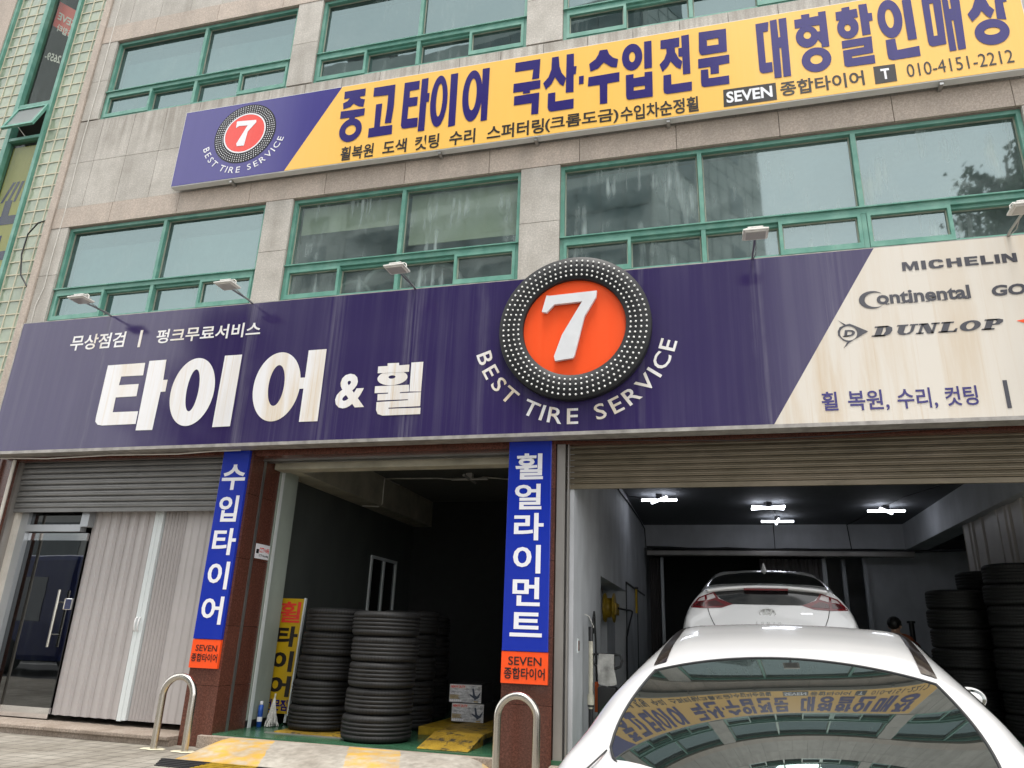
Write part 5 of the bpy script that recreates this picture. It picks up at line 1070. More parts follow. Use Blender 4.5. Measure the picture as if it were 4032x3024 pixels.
for x in (-.12, .12): g.lathe([(.0, -.02), (.06, -.02), (.06, .02), (0, .02)], 20, 'X', x, .04, .06, closed=False)
g.build('wheels', 'rubber', t)
t = thing('hose_reel', (-1.52, 3.72, 1.72), 'yellow hose reel mounted in the dark alcove with a black hose', 'hose reel')
g = MB(); g.lathe([(.0, -.08), (.20, -.08), (.21, -.06), (.21, -.05), (.14, -.03), (.14, .05), (.21, .06), (.21, .08), (.0, .09)], 40, 'X', 0, 0, 0, closed=False); g.build('drum', 'yellow_machine', t)
MB().box(-.06, .11, -.05, .30, -.10, .07, .01).build('guide_arm', 'yellow_machine', t)
g = MB(); g.tube([(.12, .1, 0), (.16, .6, .0), (.15, 1.5, .03), (.13, 2.0, .03), (.12, 2.05, -.02), (.12, 1.6, -.2), (.12, 1.2, -.4), (.12, 1.15, -1.0), (.12, 1.15, -1.5)], .014, 8); g.build('hose', 'cable_black', t)
t = thing('wall_gauge', (-1.40, 6.45, 1.75), 'slim yellow marked strip on the wall panel beside the hose', 'gauge'); MB().box(-.004, .03, -.03, .03, 0, .42).build('strip', 'old_yellow', t); MB().box(-.005, .05, -.05, .05, .42, .46).build('cap', 'black_plastic', t)
t = thing('switch_box', (-1.42, .42, 1.12), 'small rusty switch box set in the bay wall near the post', 'switch'); MB().box(-.004, .012, -.03, .03, 0, .14, .003).build('cover_plate', 'fold_stile', t); MB().box(.012, .02, -.02, .02, .02, .12).build('rocker', 'red_granite', t)
t = thing('fire_extinguisher', (2.68, 4.35, FZ), 'black topped red stand pump rising beside the dark tyre pile', 'extinguisher')
g = MB(); g.tube([(0, 0, 1.25), (0, 0, 1.5)], .035, 12); g.tube([(0, 0, 1.5), (0, 0, 1.53)], .055, 12); g.build('column', 'black_plastic', t); MB().tube([(0, 0, 0), (0, 0, 1.1), (0, 0, 1.2), (0, 0, 1.25)], [.10, .10, .08, .04], 20).build('body', 'red_plastic', t)

# ---------------------------------------------------------------- cars
def pchip(xs, ys):
    n = len(xs); h = [xs[i + 1] - xs[i] for i in range(n - 1)]; d = [(ys[i + 1] - ys[i]) / h[i] for i in range(n - 1)]
    m_ = [0] * n; m_[0] = d[0]; m_[-1] = d[-1]
    for i in range(1, n - 1):
        if d[i - 1] * d[i] > 0:
            w1, w2 = 2 * h[i] + h[i - 1], h[i] + 2 * h[i - 1]; m_[i] = (w1 + w2) / (w1 / d[i - 1] + w2 / d[i])
    def f(x):
        i = 0
        while i < n - 2 and x > xs[i + 1]: i += 1
        t = (x - xs[i]) / h[i]
        return ((1 + 2 * t) * (1 - t) ** 2 * ys[i] + t * (1 - t) ** 2 * h[i] * m_[i] + t * t * (3 - 2 * t) * ys[i + 1] + t * t * (t - 1) * h[i] * m_[i + 1])
    return f
class Loft:
    def __init__(s, st):
        s.ys = [q[0] for q in st]; n = len(st[0][1]); s.n = n
        s.fx = [pchip(s.ys, [q[1][k][0] for q in st]) for k in range(n)]; s.fz = [pchip(s.ys, [q[1][k][1] for q in st]) for k in range(n)]
    def at(s, y, v, side=1):
        """v from 0 (sill) to n-1 (centre line); Catmull-Rom across, mirrored past the centre"""
        n = s.n; P = [(s.fx[k](y), s.fz[k](y)) for k in range(n)]
        g = lambda k: (2 * P[0][0] - P[1][0], 2 * P[0][1] - P[1][1]) if k < 0 else (P[k] if k < n else (-P[2 * (n - 1) - k][0], P[2 * (n - 1) - k][1]))
        i = min(int(v), n - 2) if v < n - 1 else int(v) if v < 2 * (n - 1) else 2 * n - 3
        t = v - i; a, b, c, d = g(i - 1), g(i), g(i + 1), g(i + 2)
        q = [0.5 * (2 * b[j] + (c[j] - a[j]) * t + (2 * a[j] - 5 * b[j] + 4 * c[j] - d[j]) * t * t + (3 * b[j] - a[j] - 3 * c[j] + d[j]) * t ** 3) for j in (0, 1)]
        return Vector((q[0] * side, y, q[1]))
def car_body(lf, yl, nv=60):
    V = 2 * (lf.n - 1); g = MB(); vs = []; 
    for y in yl:
        for k in range(nv + 1): vs.append(lf.at(y, V * k / nv))
    w = nv + 1
    g.add(vs, [(i * w + k, (i + 1) * w + k, (i + 1) * w + k + 1, i * w + k + 1) for i in range(len(yl) - 1) for k in range(nv)], True)
    g.add([vs[k] for k in range(w)], [tuple(range(w))]); g.add([vs[(len(yl) - 1) * w + k] for k in range(w)], [tuple(range(w))])
    g.add([vs[i * w] for i in range(len(yl))] + [vs[i * w + nv] for i in range(len(yl))], [(i, i + 1, len(yl) + i + 1, len(yl) + i) for i in range(len(yl) - 1)])
    return g
def param_patch(lf, bnd, cen, off, rings=14):
    """smooth patch on the loft: bnd = boundary in (y, v), star-shaped round cen"""
    g = MB(); n = len(bnd); vs = []
    def pt(y, v):
        p = lf.at(y, v); e = .01
        nrm = (lf.at(y + e, v) - lf.at(y - e, v)).cross(lf.at(y, v + e) - lf.at(y, v - e)).normalized()
        c = Vector((0, lf.mid, .6)); 
        if nrm.dot(p - c) < 0: nrm = -nrm
        return p + nrm * off
    for r in range(1, rings + 1):
        for y, v in bnd: vs.append(pt(cen[0] + (y - cen[0]) * r / rings, cen[1] + (v - cen[1]) * r / rings))
    vs.append(pt(*cen)); fs = [(len(vs) - 1, (i + 1) % n, i) for i in range(n)]
    for r in range(rings - 1): fs += [(r * n + i, r * n + (i + 1) % n, (r + 1) * n + (i + 1) % n, (r + 1) * n + i) for i in range(n)]
    g.add(vs, fs, True); return g
def smooth_poly(pts, sub=8, rnd_=0.0):
    """closed Catmull-Rom through pts"""
    out = []; n = len(pts)
    for i in range(n):
        a, b, c, d = pts[i - 1], pts[i], pts[(i + 1) % n], pts[(i + 2) % n]
        for k in range(sub):
            t = k / sub; out.append(tuple(0.5 * (2 * b[j] + (c[j] - a[j]) * t + (2 * a[j] - 5 * b[j] + 4 * c[j] - d[j]) * t * t + (3 * b[j] - a[j] - 3 * c[j] + d[j]) * t ** 3) for j in (0, 1)))
    return out
def dens(pts, sub=6):
    out = []
    for a, b in zip(pts, pts[1:] + pts[:1]):
        for k in range(sub): out.append((a[0] + (b[0] - a[0]) * k / sub, a[1] + (b[1] - a[1]) * k / sub))
    return out
def proj_patch(bvh, pts, off, org, dr, rings=5, cen=None):
    """outline drawn in the X-Z plane, laid on the body from behind (or along another direction)"""
    g = MB(); n = len(pts); cen = cen or (sum(p[0] for p in pts) / n, sum(p[1] for p in pts) / n); d = Vector(dr)
    def hit(x, z):
        o = Vector(org(x, z)); r = bvh.ray_cast(o, d, 6)
        return (r[0] - d * off) if r[0] else o + d * 1.9
    vs = [hit(*cen)]
    for r in range(1, rings + 1):
        vs += [hit(cen[0] + (x - cen[0]) * r / rings, cen[1] + (z - cen[1]) * r / rings) for x, z in pts]
    fs = [(0, 1 + i, 1 + (i + 1) % n) for i in range(n)]
    for r in range(rings - 1): fs += [(1 + r * n + i, 1 + r * n + (i + 1) % n, 1 + (r + 1) * n + (i + 1) % n, 1 + (r + 1) * n + i) for i in range(n)]
    g.add(vs, fs, True); return g
def bvh_of(g): return BVHTree.FromPolygons([Vector(v) for v in g.v], g.f)
def wheel(car, x, y, r=.33):
    g = MB(); w = .21; s = 1 if x > 0 else -1
    g.lathe([(r - .10, -w / 2), (r - .02, -w / 2), (r, -w / 2 + .03), (r, w / 2 - .03), (r - .02, w / 2), (r - .10, w / 2)], 40, 'X', x - s * w / 2, y, r)
    o = g.build('wheel', 'tyre_rubber', car)
    g = MB(); X = x - s * .02; g.lathe([(r - .10, -.16 * s), (r - .105, 0), (r - .13, -.01 * s), (r - .14, -.16 * s)], 40, 'X', X, y, r)
    for k in range(5):
        a = 2 * math.pi * k / 5; ca, sa = math.cos(a), math.sin(a)
        g.tube([(X - s * .02, y + ca * .03, r + sa * .03), (X - s * .012, y + ca * (r - .12), r + sa * (r - .12))], [.032, .022], 8)
    g.lathe([(.0, .0), (.05, 0), (.05, -.03 * s), (0, -.03 * s)], 20, 'X', X, y, r, closed=False); g.build('rim', 'wheel_silver', o)
def arch(bvh, x, y, r, car):
    s = 1 if x > 0 else -1; pts = [(y + (r + .045) * math.cos(2 * math.pi * i / 28), r + (r + .045) * math.sin(2 * math.pi * i / 28)) for i in range(28)]
    pts = [(a, max(b, .17)) for a, b in pts]; g = MB(); vs = []
    for a, b in pts:
        h = bvh.ray_cast(Vector((s * 2, a, b)), Vector((-s, 0, 0)), 4); vs.append(((h[0].x if h[0] else s * .85) + s * .003, a, b))
    vs.append((s * .84, y, r)); vs[-1] = (sum(v[0] for v in vs[:-1]) / 28 + s * .002, y, r)
    g.add(vs, [(i, (i + 1) % 28, 28) for i in range(28)]); return g.build('wheel_arch', 'black_void', car)
def span(a, b, n): return [a + (b - a) * i / n for i in range(n + 1)]

# --- the near car
car = thing('car', (0.295, -3.99, 0), 'white sedan parked nose in before the open bay, its rear window mirroring the facade', 'car', 'white cars', -R(5.8))
LOW = [(.78, .2), (.885, .3), (.925, .6)]
ST = [(-1.44, [(.40, .30), (.50, .36), (.60, .50), (.58, .62), (.48, .66), (.40, .675), (.2, .685), (0, .69)]),
      (-1.36, [(.68, .24), (.78, .32), (.84, .53), (.80, .68), (.66, .725), (.5, .74), (.25, .75), (0, .755)]),
      (-1.05, [(.77, .2), (.87, .30), (.92, .58), (.87, .725), (.75, .765), (.62, .78), (.3, .795), (0, .80)]),
      (-.80, LOW + [(.885, .72), (.79, .755), (.68, .755), (.34, .755), (0, .752)]),
      (-.62, LOW + [(.885, .745), (.80, .775), (.70, .775), (.36, .818), (0, .850)]),
      (-.46, LOW + [(.89, .775), (.80, .825), (.69, .822), (.35, .915), (0, .948)]),
      (-.23, LOW + [(.893, .80), (.785, .925), (.63, .985), (.33, 1.047), (0, 1.069)]),
      (0, LOW + [(.895, .82), (.775, 1.015), (.575, 1.145), (.30, 1.182), (0, 1.192)]),
      (.55, LOW + [(.895, .83), (.745, 1.10), (.585, 1.265), (.33, 1.305), (0, 1.315)]),
      (1.1, LOW + [(.895, .84), (.735, 1.15), (.60, 1.325), (.35, 1.362), (0, 1.372)]),
      (1.6, LOW + [(.895, .85), (.735, 1.15), (.60, 1.325), (.35, 1.365), (0, 1.375)]),
      (2.15, LOW + [(.90, .86), (.77, 1.06), (.63, 1.20), (.35, 1.24), (0, 1.25)]),
      (2.75, LOW + [(.90, .86), (.82, .92), (.70, .955), (.36, .985), (0, .99)]),
      (3.3, [(.76, .2), (.87, .3), (.91, .58), (.87, .78), (.78, .85), (.65, .875), (.33, .90), (0, .905)]),
      (3.62, [(.66, .22), (.78, .3), (.82, .52), (.76, .66), (.66, .71), (.52, .735), (.26, .75), (0, .755)]),
      (3.74, [(.4, .3), (.48, .36), (.52, .45), (.48, .52), (.42, .55), (.34, .56), (.2, .57), (0, .57)])]
lf = Loft(ST); lf.mid = 1.1
gb = car_body(lf, span(-1.44, -1.2, 10) + span(-1.17, 2.9, 130) + span(2.93, 3.74, 24), 84); bv = bvh_of(gb)
gb.build('body', 'car_white', car)
# rear window: one smooth sheet
def glass_z(x, y): return 1.192 + .445 * y - .115 * y * y - (.14 - .283 * y) * x * x + .010
gb_ = [(x, -.012 - .05 * (x / .575) ** 2) for x in span(-.575, .575, 40)]
gb_ += [(.575 + .115 * math.sin(k / 10 * 1.5708), -.062 - .39 * k / 10) for k in range(1, 10)]
gb_ += [(x, -.46 - .34 * max(0, 1 - abs(x / .692) ** 2.2) ** .62) for x in span(.69, -.69, 60)]
gb_ += [(-.575 - .115 * math.sin(k / 10 * 1.5708), -.062 - .39 * k / 10) for k in range(9, 0, -1)]
g = MB(); n_ = len(gb_); vs = []; RN = 40
for r in range(1, RN + 1):
    for x, y in gb_:
        X, Y = x * r / RN, -.36 + (y + .36) * r / RN; vs.append((X, Y, glass_z(X, Y)))
vs.append((0, -.36, glass_z(0, -.36)))
g.add(vs, [(len(vs) - 1, (i + 1) % n_, i) for i in range(n_)] + [(r * n_ + (i + 1) % n_, (r + 1) * n_ + (i + 1) % n_, (r + 1) * n_ + i, r * n_ + i) for r in range(RN - 1) for i in range(n_)], True)
g.build('rear_window', 'car_glass', car, fix=False)
g = MB(); g.tube([(x, y, glass_z(x, y) + .001) for x, y in gb_], .0055, 6, closed=True); g.build('window_seal', 'rubber', car)
def ribbon(v0, v1, y0, y1, mat, name, off=.004):
    g = MB(); vs = []; N = 60
    for i in range(N + 1):
        y = y0 + (y1 - y0) * i / N
        for v in span(v0, v1, 4):
            p = lf.at(y, v); vs.append((p.x * 1.0, p.y, p.z + off))
    g.add(vs, [(i * 5 + k, (i + 1) * 5 + k, (i + 1) * 5 + k + 1, i * 5 + k + 1) for i in range(N) for k in range(4)], True); return g.build(name, mat, car)
ribbon(4.93, 5.17, .0, 2.2, 'trim_brown', 'roof_trim'); ribbon(8.83, 9.07, .0, 2.2, 'trim_brown', 'roof_trim')
def bar_seam(pts, r=.004):
    return [Vector(p) for p in pts]
g = MB(); g.tube([lf.at(-.46, 4.9) + Vector((0, 0, .002)), lf.at(-.75, 4.6) + Vector((0, 0, .002)), lf.at(-1.05, 4.45) + Vector((0, 0, .002)), lf.at(-1.3, 4.4) + Vector((0, 0, .002))], .004, 6)
g.tube([lf.at(-.46, 9.1) + Vector((0, 0, .002)), lf.at(-.75, 9.4) + Vector((0, 0, .002)), lf.at(-1.05, 9.55) + Vector((0, 0, .002)), lf.at(-1.3, 9.6) + Vector((0, 0, .002))], .004, 6); g.build('boot_seam', 'seam', car)
for side in (1, -1):
    vv = (lambda v: v) if side == 1 else (lambda v: 14 - v)
    sw_ = [(-.12, 3.5), (.25, 4.35), (.7, 4.72), (1.3, 4.8), (1.8, 4.72), (2.25, 4.2), (2.45, 3.5), (1.9, 3.2), (1.2, 3.15), (.5, 3.2)]
    param_patch(lf, [(y, vv(v)) for y, v in smooth_poly(sw_, 6)], (1.15, vv(3.9)), .004, 10).build('side_window', 'car_glass_dark', car)
    ws = [(1.72, 5.0), (2.2, 4.95), (2.72, 4.9)]
param_patch(lf, smooth_poly([(1.72, 5.3), (1.68, 7), (1.72, 8.7), (2.2, 9.0), (2.68, 9.0), (2.78, 7), (2.68, 5.0), (2.2, 5.0)], 8), (2.25, 7), .004, 12).build('windscreen', 'car_glass_dark', car)
for s in (-1, 1):
    mm = MB(); mm.M = Matrix.Translation((s * 1.02, 1.95, .985)) @ Matrix.Rotation(R(8 * s), 4, 'Z')
    bm = bmesh.new(); bmesh.ops.create_uvsphere(bm, u_segments=24, v_segments=14, radius=1); bmesh.ops.scale(bm, vec=(.095, .065, .068), verts=bm.verts); mm.addbm(bm, True)
    mo_ = mm.build('door_mirror', 'car_white', car); MB().tube([(s * .86, 1.98, .93), (s * .95, 1.96, .97)], .025, 8).build('mirror_arm', 'car_black', mo_)
    g = MB(); g.M = mm.M; g.M = mm.M @ Matrix.Diagonal((1, 1, .74, 1)); g.lathe([(0, -.046), (.072, -.043), (.076, -.050), (0, -.056)], 24, 'Y', closed=False); 
    g.build('mirror_glass', 'car_glass_dark', mo_)
org = lambda x, z: (x, -2.6, z)
for s in (-1, 1):
    proj_patch(bv, dens([(s * .44, .60), (s * .47, .68), (s * .80, .69), (s * .86, .62), (s * .80, .57)]), .004, org, (0, 1, 0)).build('tail_light', 'lamp_red', car)
proj_patch(bv, dens([(-.26, .46), (.26, .46), (.26, .57), (-.26, .57)]), .006, org, (0, 1, 0)).build('number_plate', 'sign_white', car)
for x in (-.915, .915):
    for y in (-.40, 2.42): arch(bv, x, y, .33, car); wheel(car, x, y)
# the parcel shelf and rear-view lettering are inside; the dark strip under the window hides the wiper well

# --- the raised hatchback in the bay
LIFT = .63
hb = thing('car', (.53, .8, LIFT), 'white electric hatchback raised on the lift inside the bay, red tail lights towards the street', 'car', 'white cars', -R(3.2))
LO = [(.76, .2), (.86, .3), (.905, .55)]
SH = [(-.20, [(.35, .32), (.45, .36), (.55, .45), (.52, .55), (.45, .6), (.35, .61), (.2, .62), (0, .62)]),
      (-.15, [(.62, .26), (.72, .32), (.80, .45), (.78, .60), (.70, .68), (.5, .71), (.25, .72), (0, .72)]),
      (-.09, [(.68, .24), (.78, .32), (.84, .50), (.82, .72), (.76, .82), (.55, .86), (.28, .87), (0, .875)]),
      (-.02, [(.72, .22), (.82, .30), (.875, .52), (.855, .78), (.80, .93), (.60, 1.00), (.30, 1.025), (0, 1.03)]),
      (.05, [(.74, .2), (.84, .3), (.89, .54), (.87, .80), (.79, 1.00), (.62, 1.14), (.30, 1.185), (0, 1.19)]),
      (.09, [(.74, .2), (.845, .3), (.895, .55), (.875, .82), (.785, 1.03), (.61, 1.19), (.30, 1.225), (0, 1.232)]),
      (.30, LO + [(.885, .85), (.77, 1.08), (.60, 1.235), (.30, 1.268), (0, 1.275)]),
      (.60, LO + [(.89, .87), (.74, 1.16), (.575, 1.345), (.30, 1.395), (0, 1.405)]),
      (.95, LO + [(.895, .88), (.72, 1.20), (.545, 1.43), (.29, 1.468), (0, 1.478)]),
      (1.5, LO + [(.895, .88), (.715, 1.22), (.56, 1.455), (.30, 1.49), (0, 1.50)]),
      (2.1, LO + [(.895, .88), (.715, 1.22), (.57, 1.44), (.32, 1.475), (0, 1.485)]),
      (2.7, LO + [(.90, .88), (.77, 1.12), (.62, 1.24), (.34, 1.275), (0, 1.285)]),
      (3.35, LO + [(.90, .87), (.83, .97), (.72, 1.02), (.36, 1.045), (0, 1.05)]),
      (3.95, [(.74, .2), (.85, .3), (.885, .54), (.86, .76), (.78, .86), (.66, .90), (.33, .93), (0, .935)]),
      (4.22, [(.6, .24), (.7, .3), (.75, .48), (.72, .6), (.64, .68), (.5, .71), (.26, .73), (0, .735)]),
      (4.32, [(.4, .3), (.46, .34), (.5, .42), (.47, .5), (.42, .54), (.34, .55), (.2, .56), (0, .56)])]
lh = Loft(SH); lh.mid = 2.0
gb = car_body(lh, span(-.20, .12, 40) + span(.14, 3.4, 90) + span(3.43, 4.32, 22), 84); bv = bvh_of(gb)
gb.build('body', 'car_white', hb)
og = lambda x, z: (x, -1.6, z)
PT = lambda pts, mat, name, off=.004, sub=6, par=None, dr=(0, 1, 0): proj_patch(bv, dens(pts, sub), off, og, dr).build(name, mat, par or hb)
param_patch(lh, smooth_poly([(.33, 5.05), (.30, 6), (.295, 7), (.30, 8), (.33, 8.95), (.42, 9.05), (.58, 8.85), (.66, 8), (.675, 7), (.66, 6), (.58, 5.15), (.42, 4.95)], 6), (.47, 7), .004, 8).build('rear_window', 'car_glass_dark', hb)
PT([(-.55, 1.165), (-.23, 1.19), (.23, 1.19), (.55, 1.165), (.47, 1.09), (.35, 1.036), (-.35, 1.036), (-.47, 1.09)], 'car_black', 'lower_window')
MB().prism([(-.222, 1.184), (.222, 1.184), (.222, 1.202), (-.222, 1.202)], -.012, .06).build('brake_light', 'lamp_red', hb)
sp = MB(); vs = []
for i in range(31):
    x = -.60 + 1.2 * i / 30; z = 1.232 - .045 * (abs(x) / .6) ** 2.2
    vs += [(x, .13, z + .012), (x, -.015, z - .002), (x, .0, z - .028), (x, .10, z - .04)]
sp.add(vs, [(i * 4 + k, (i + 1) * 4 + k, (i + 1) * 4 + k + 1, i * 4 + k + 1) for i in range(30) for k in range(3)], True); sp.build('spoiler', 'car_white', hb)
for s in (-1, 1):
    q = [(-.785, 1.01), (-.70, 1.105), (-.535, 1.165), (-.485, 1.09), (-.345, 1.036), (-.46, .997), (-.62, .988), (-.785, .995)]
    tl = PT([(x * -s, z) for x, z in q], 'lamp_red', 'tail_light', .006)
    PT([(x * -s, z) for x, z in [(-.615, 1.125), (-.545, 1.147), (-.52, 1.10), (-.605, 1.075)]], 'lamp_clear', 'clear_lens', .009, 4, tl)
    PT([(x * -s, z) for x, z in [(-.60, 1.06), (-.52, 1.075), (-.42, 1.022), (-.60, 1.012)]], 'lamp_dark', 'dark_lens', .009, 4, tl)
    PT([(x * -s, z) for x, z in [(-.635, 1.06), (-.635, 1.012), (-.755, 1.012), (-.70, 1.055)]], 'lamp_dark', 'dark_lens', .009, 4, tl)
    PT([(x * -s, z) for x, z in [(-.635, 1.115), (-.635, 1.072), (-.715, 1.062), (-.69, 1.092)]], 'lamp_clear', 'clear_lens', .009, 4, tl)
    g = MB(); pts = []
    for x, z in [(-.620, 1.185), (-.615, 1.10), (-.605, .99), (-.585, .92), (-.55, .84), (-.50, .76)]:
        h = bv.ray_cast(Vector((x * -s, -1.6, z)), Vector((0, 1, 0)), 5); pts.append(h[0] + Vector((0, -.002, 0)) if h[0] else Vector((x * -s, -.1, z)))
    g.tube(pts, .004, 6); g.build('tailgate_seam', 'seam', hb)
    vv = (lambda v: v) if s == 1 else (lambda v: 14 - v)
    param_patch(lh, [(y, vv(v)) for y, v in smooth_poly([(.55, 3.6), (.9, 4.3), (1.4, 4.7), (2.0, 4.75), (2.6, 4.3), (3.0, 3.6), (2.4, 3.2), (1.5, 3.15), (.9, 3.25)], 6)], (1.7, vv(3.9)), .004, 8).build('side_window', 'car_glass_dark', hb)
param_patch(lh, smooth_poly([(2.25, 5.3), (2.2, 7), (2.25, 8.7), (2.8, 9.0), (3.25, 9.0), (3.35, 7), (3.25, 5.0), (2.8, 5.0)], 8), (2.8, 7), .004, 8).build('windscreen', 'car_glass_dark', hb)
for v0, v1 in ((4.86, 5.06), (8.94, 9.14)):
    g = MB(); vs = []
    for y in span(.62, 2.4, 40):
        for v in span(v0, v1, 3): vs.append(lh.at(y, v) + Vector((0, 0, .004)))
    g.add(vs, [(i * 4 + k, (i + 1) * 4 + k, (i + 1) * 4 + k + 1, i * 4 + k + 1) for i in range(40) for k in range(3)], True); g.build('roof_trim', 'car_black', hb)
g = MB(); g.add([(0, 1.02, 1.475), (-.035, .83, 1.455), (.035, .83, 1.455), (-.006, .80, 1.545), (.006, .80, 1.545), (0, .78, 1.45)], [(0, 1, 3), (0, 4, 2), (0, 3, 4), (3, 1, 5), (4, 5, 2), (3, 5, 4)]); g.build('aerial_fin', 'car_white', hb)
# badge: an oval ring with a slanted letter bar, built as it looks
yb_ = (bv.ray_cast(Vector((0, -1.6, .955)), Vector((0, 1, 0)), 5)[0] or Vector((0, -.05, 0))).y - .012
bd = MB(); bd.prism(disc(0, .95, .082, .050, 40), yb_, yb_ + .02, [disc(0, .95, .073, .042, 40)])
bd.prism([(-.050, .917), (-.034, .912), (-.008, .984), (-.024, .989)], yb_, yb_ + .01); bd.prism([(.010, .916), (.026, .911), (.052, .983), (.036, .988)], yb_ - .0005, yb_ + .01)
bd.prism([(-.030, .936), (.028, .948), (.032, .962), (-.022, .952)], yb_ - .001, yb_ + .01)
bo_ = bd.build('badge', 'chrome', hb); MB().prism(disc(0, .928, .088, .062, 36), yb_ + .012, yb_ + .0125, [disc(0, .95, .080, .048, 36)]).build('badge_recess', 'dull_steel', bo_)
MB().prism([(-.065, .905), (.065, .905), (.05, .885), (-.05, .885)], yb_ + .004, yb_ + .006).build('handle_slot', 'black_void', bo_)
def on_tail(x, z):
    h = bv.ray_cast(Vector((x, -1.6, z)), Vector((0, 1, 0)), 5); return (x, (h[0].y if h[0] else -.05) - .004, z)
g = MB()
for ch, x in (('I', -.113), ('O', -.056), ('N', 0), ('I', .056), ('Q', .113)): text(g, ch, x - (.004 if ch == 'I' else .012), x + (.004 if ch == 'I' else .012), .838, .862, 0, .02, f=on_tail)
text(g, 'electric', .325, .44, .945, .968, 0, .02, f=on_tail); g.build('name_lettering', 'chrome', hb)
PT([(-.27, .60), (.27, .60), (.27, .70), (-.27, .70)], 'sign_white', 'number_plate', .006)
for x in (-.895, .895):
    for y in (.72, 3.42): arch(bv, x, y, .32, hb); wheel(hb, x, y, .32)
cl = thing('car_lift', (.53, .8, FZ), 'scissor lift under the raised white hatchback', 'vehicle lift', None, -R(3.2))
g = MB()
for x in (-.72, .42): g.box(x, x + .30, .5, 3.9, .36, LIFT - FZ - .002 if False else .489)
g.build('platform', 'yellow_machine', cl); g = MB()
for x in (-.66, .48):
    g.tube([(x + .05, .9, .03), (x + .05, 2.0, .37)], .03, 8); g.tube([(x + .12, 2.0, .03), (x + .12, .9, .37)], .03, 8); g.box(x - .02, x + .2, .7, 2.4, 0, .05)
g.build('scissor_arms', 'black_plastic', cl)

# ---------------------------------------------------------------- the person at the back of the bay
def skin_fig(name, chain, mat, par, sub=2):
    """chain: {joint: (point, radius, parent)}; grown with Skin + Subdivision, applied as one mesh"""
    bm = bmesh.new(); sk = bm.verts.layers.skin.verify(); vs = {}
    for i, (k, (p_, r_, pa)) in enumerate(chain.items()):
        v = bm.verts.new(p_); vs[k] = v; rr = r_ if isinstance(r_, tuple) else (r_, r_); v[sk].radius = rr; v[sk].use_root = (i == 0)
        if pa: bm.edges.new((vs[pa], v))
    me = bpy.data.meshes.new(name); bm.to_mesh(me); bm.free(); o = bpy.data.objects.new(name, me); C.objects.link(o)
    o.modifiers.new('Skin', 'SKIN'); s_ = o.modifiers.new('Sub', 'SUBSURF'); s_.levels = sub; s_.render_levels = sub
    dg = bpy.context.evaluated_depsgraph_get(); dg.update(); m2 = bpy.data.meshes.new_from_object(o.evaluated_get(dg)); bpy.data.objects.remove(o); bpy.data.meshes.remove(me)
    m2.name = name; m2.materials.clear(); m2.materials.append(MATS[mat])
    for p_ in m2.polygons: p_.use_smooth = True; p_.material_index = 0
    o = bpy.data.objects.new(name, m2); C.objects.link(o); o.parent = par; return o
pe = thing('person', (2.40, 4.05, FZ), 'dark haired person in a rust top behind the white sedan, far inside', 'person', None, R(150))
BODY = {'pelvis': ((0, 0, .86), (.15, .11), None), 'waist': ((0, .0, 1.0), (.125, .095), 'pelvis'), 'chest': ((0, .01, 1.18), (.15, .105), 'waist'), 'collar': ((0, .0, 1.30), (.11, .08), 'chest'), 'neck': ((0, -.01, 1.365), .05, 'collar'), 'skull': ((0, -.025, 1.43), (.066, .078), 'neck'), 'crown': ((0, -.02, 1.50), (.062, .075), 'skull')}
for s, n_ in ((1, 'r'), (-1, 'l')):
    BODY.update({'sh' + n_: ((s * .175, .0, 1.275), .055, 'collar'), 'el' + n_: ((s * .235, .02, 1.03), .042, 'sh' + n_), 'wr' + n_: ((s * .235, -.08, .82), .028, 'el' + n_), 'pa' + n_: ((s * .235, -.105, .755), (.035, .018), 'wr' + n_)})
    for k, (dx, ln) in enumerate(((-.028, .06), (-.01, .072), (.009, .068), (.026, .052))):
        BODY['f%d%s' % (k, n_)] = ((s * .235 + dx * .6, -.118, .715), .0095, 'pa' + n_); BODY['g%d%s' % (k, n_)] = ((s * .235 + dx, -.112, .715 - ln), .008, 'f%d%s' % (k, n_))
    BODY['th' + n_] = ((s * .235 - s * .035, -.125, .755), .011, 'pa' + n_); BODY['ti' + n_] = ((s * .235 - s * .05, -.14, .715), .009, 'th' + n_)
    BODY.update({'hp' + n_: ((s * .09, 0, .80), .088, 'pelvis'), 'kn' + n_: ((s * .105, -.01, .45), .056, 'hp' + n_), 'an' + n_: ((s * .11, .02, .09), .04, 'kn' + n_), 'to' + n_: ((s * .12, -.13, .035), .033, 'an' + n_)})
bd_ = skin_fig('body', BODY, 'skin', pe)
skin_fig('shirt', {'pelvis': ((0, 0, .90), (.158, .118), None), 'waist': ((0, 0, 1.0), (.138, .105), 'pelvis'), 'chest': ((0, .01, 1.18), (.162, .115), 'waist'), 'collar': ((0, 0, 1.295), (.112, .085), 'chest'), 'shr': ((.178, 0, 1.275), .064, 'collar'), 'er': ((.222, .015, 1.09), .054, 'shr'), 'shl': ((-.178, 0, 1.275), .064, 'collar'), 'el': ((-.222, .015, 1.09), .054, 'shl')}, 'shirt_orange', pe)
skin_fig('trousers', {'pelvis': ((0, 0, .86), (.155, .116), None), 'hr': ((.09, 0, .79), .098, 'pelvis'), 'kr': ((.105, -.01, .45), .07, 'hr'), 'ar': ((.11, .02, .10), .058, 'kr'), 'hl': ((-.09, 0, .79), .098, 'pelvis'), 'kl': ((-.105, -.01, .45), .07, 'hl'), 'al': ((-.11, .02, .10), .058, 'kl')}, 'trousers_dark', pe)
g = MB()
for s in (-1, 1):
    g.tube([(s * .105, .05, .03), (s * .115, -.05, .035), (s * .125, -.19, .025)], [.042, .046, .034], 12)
g.build('shoes', 'black_plastic', pe)
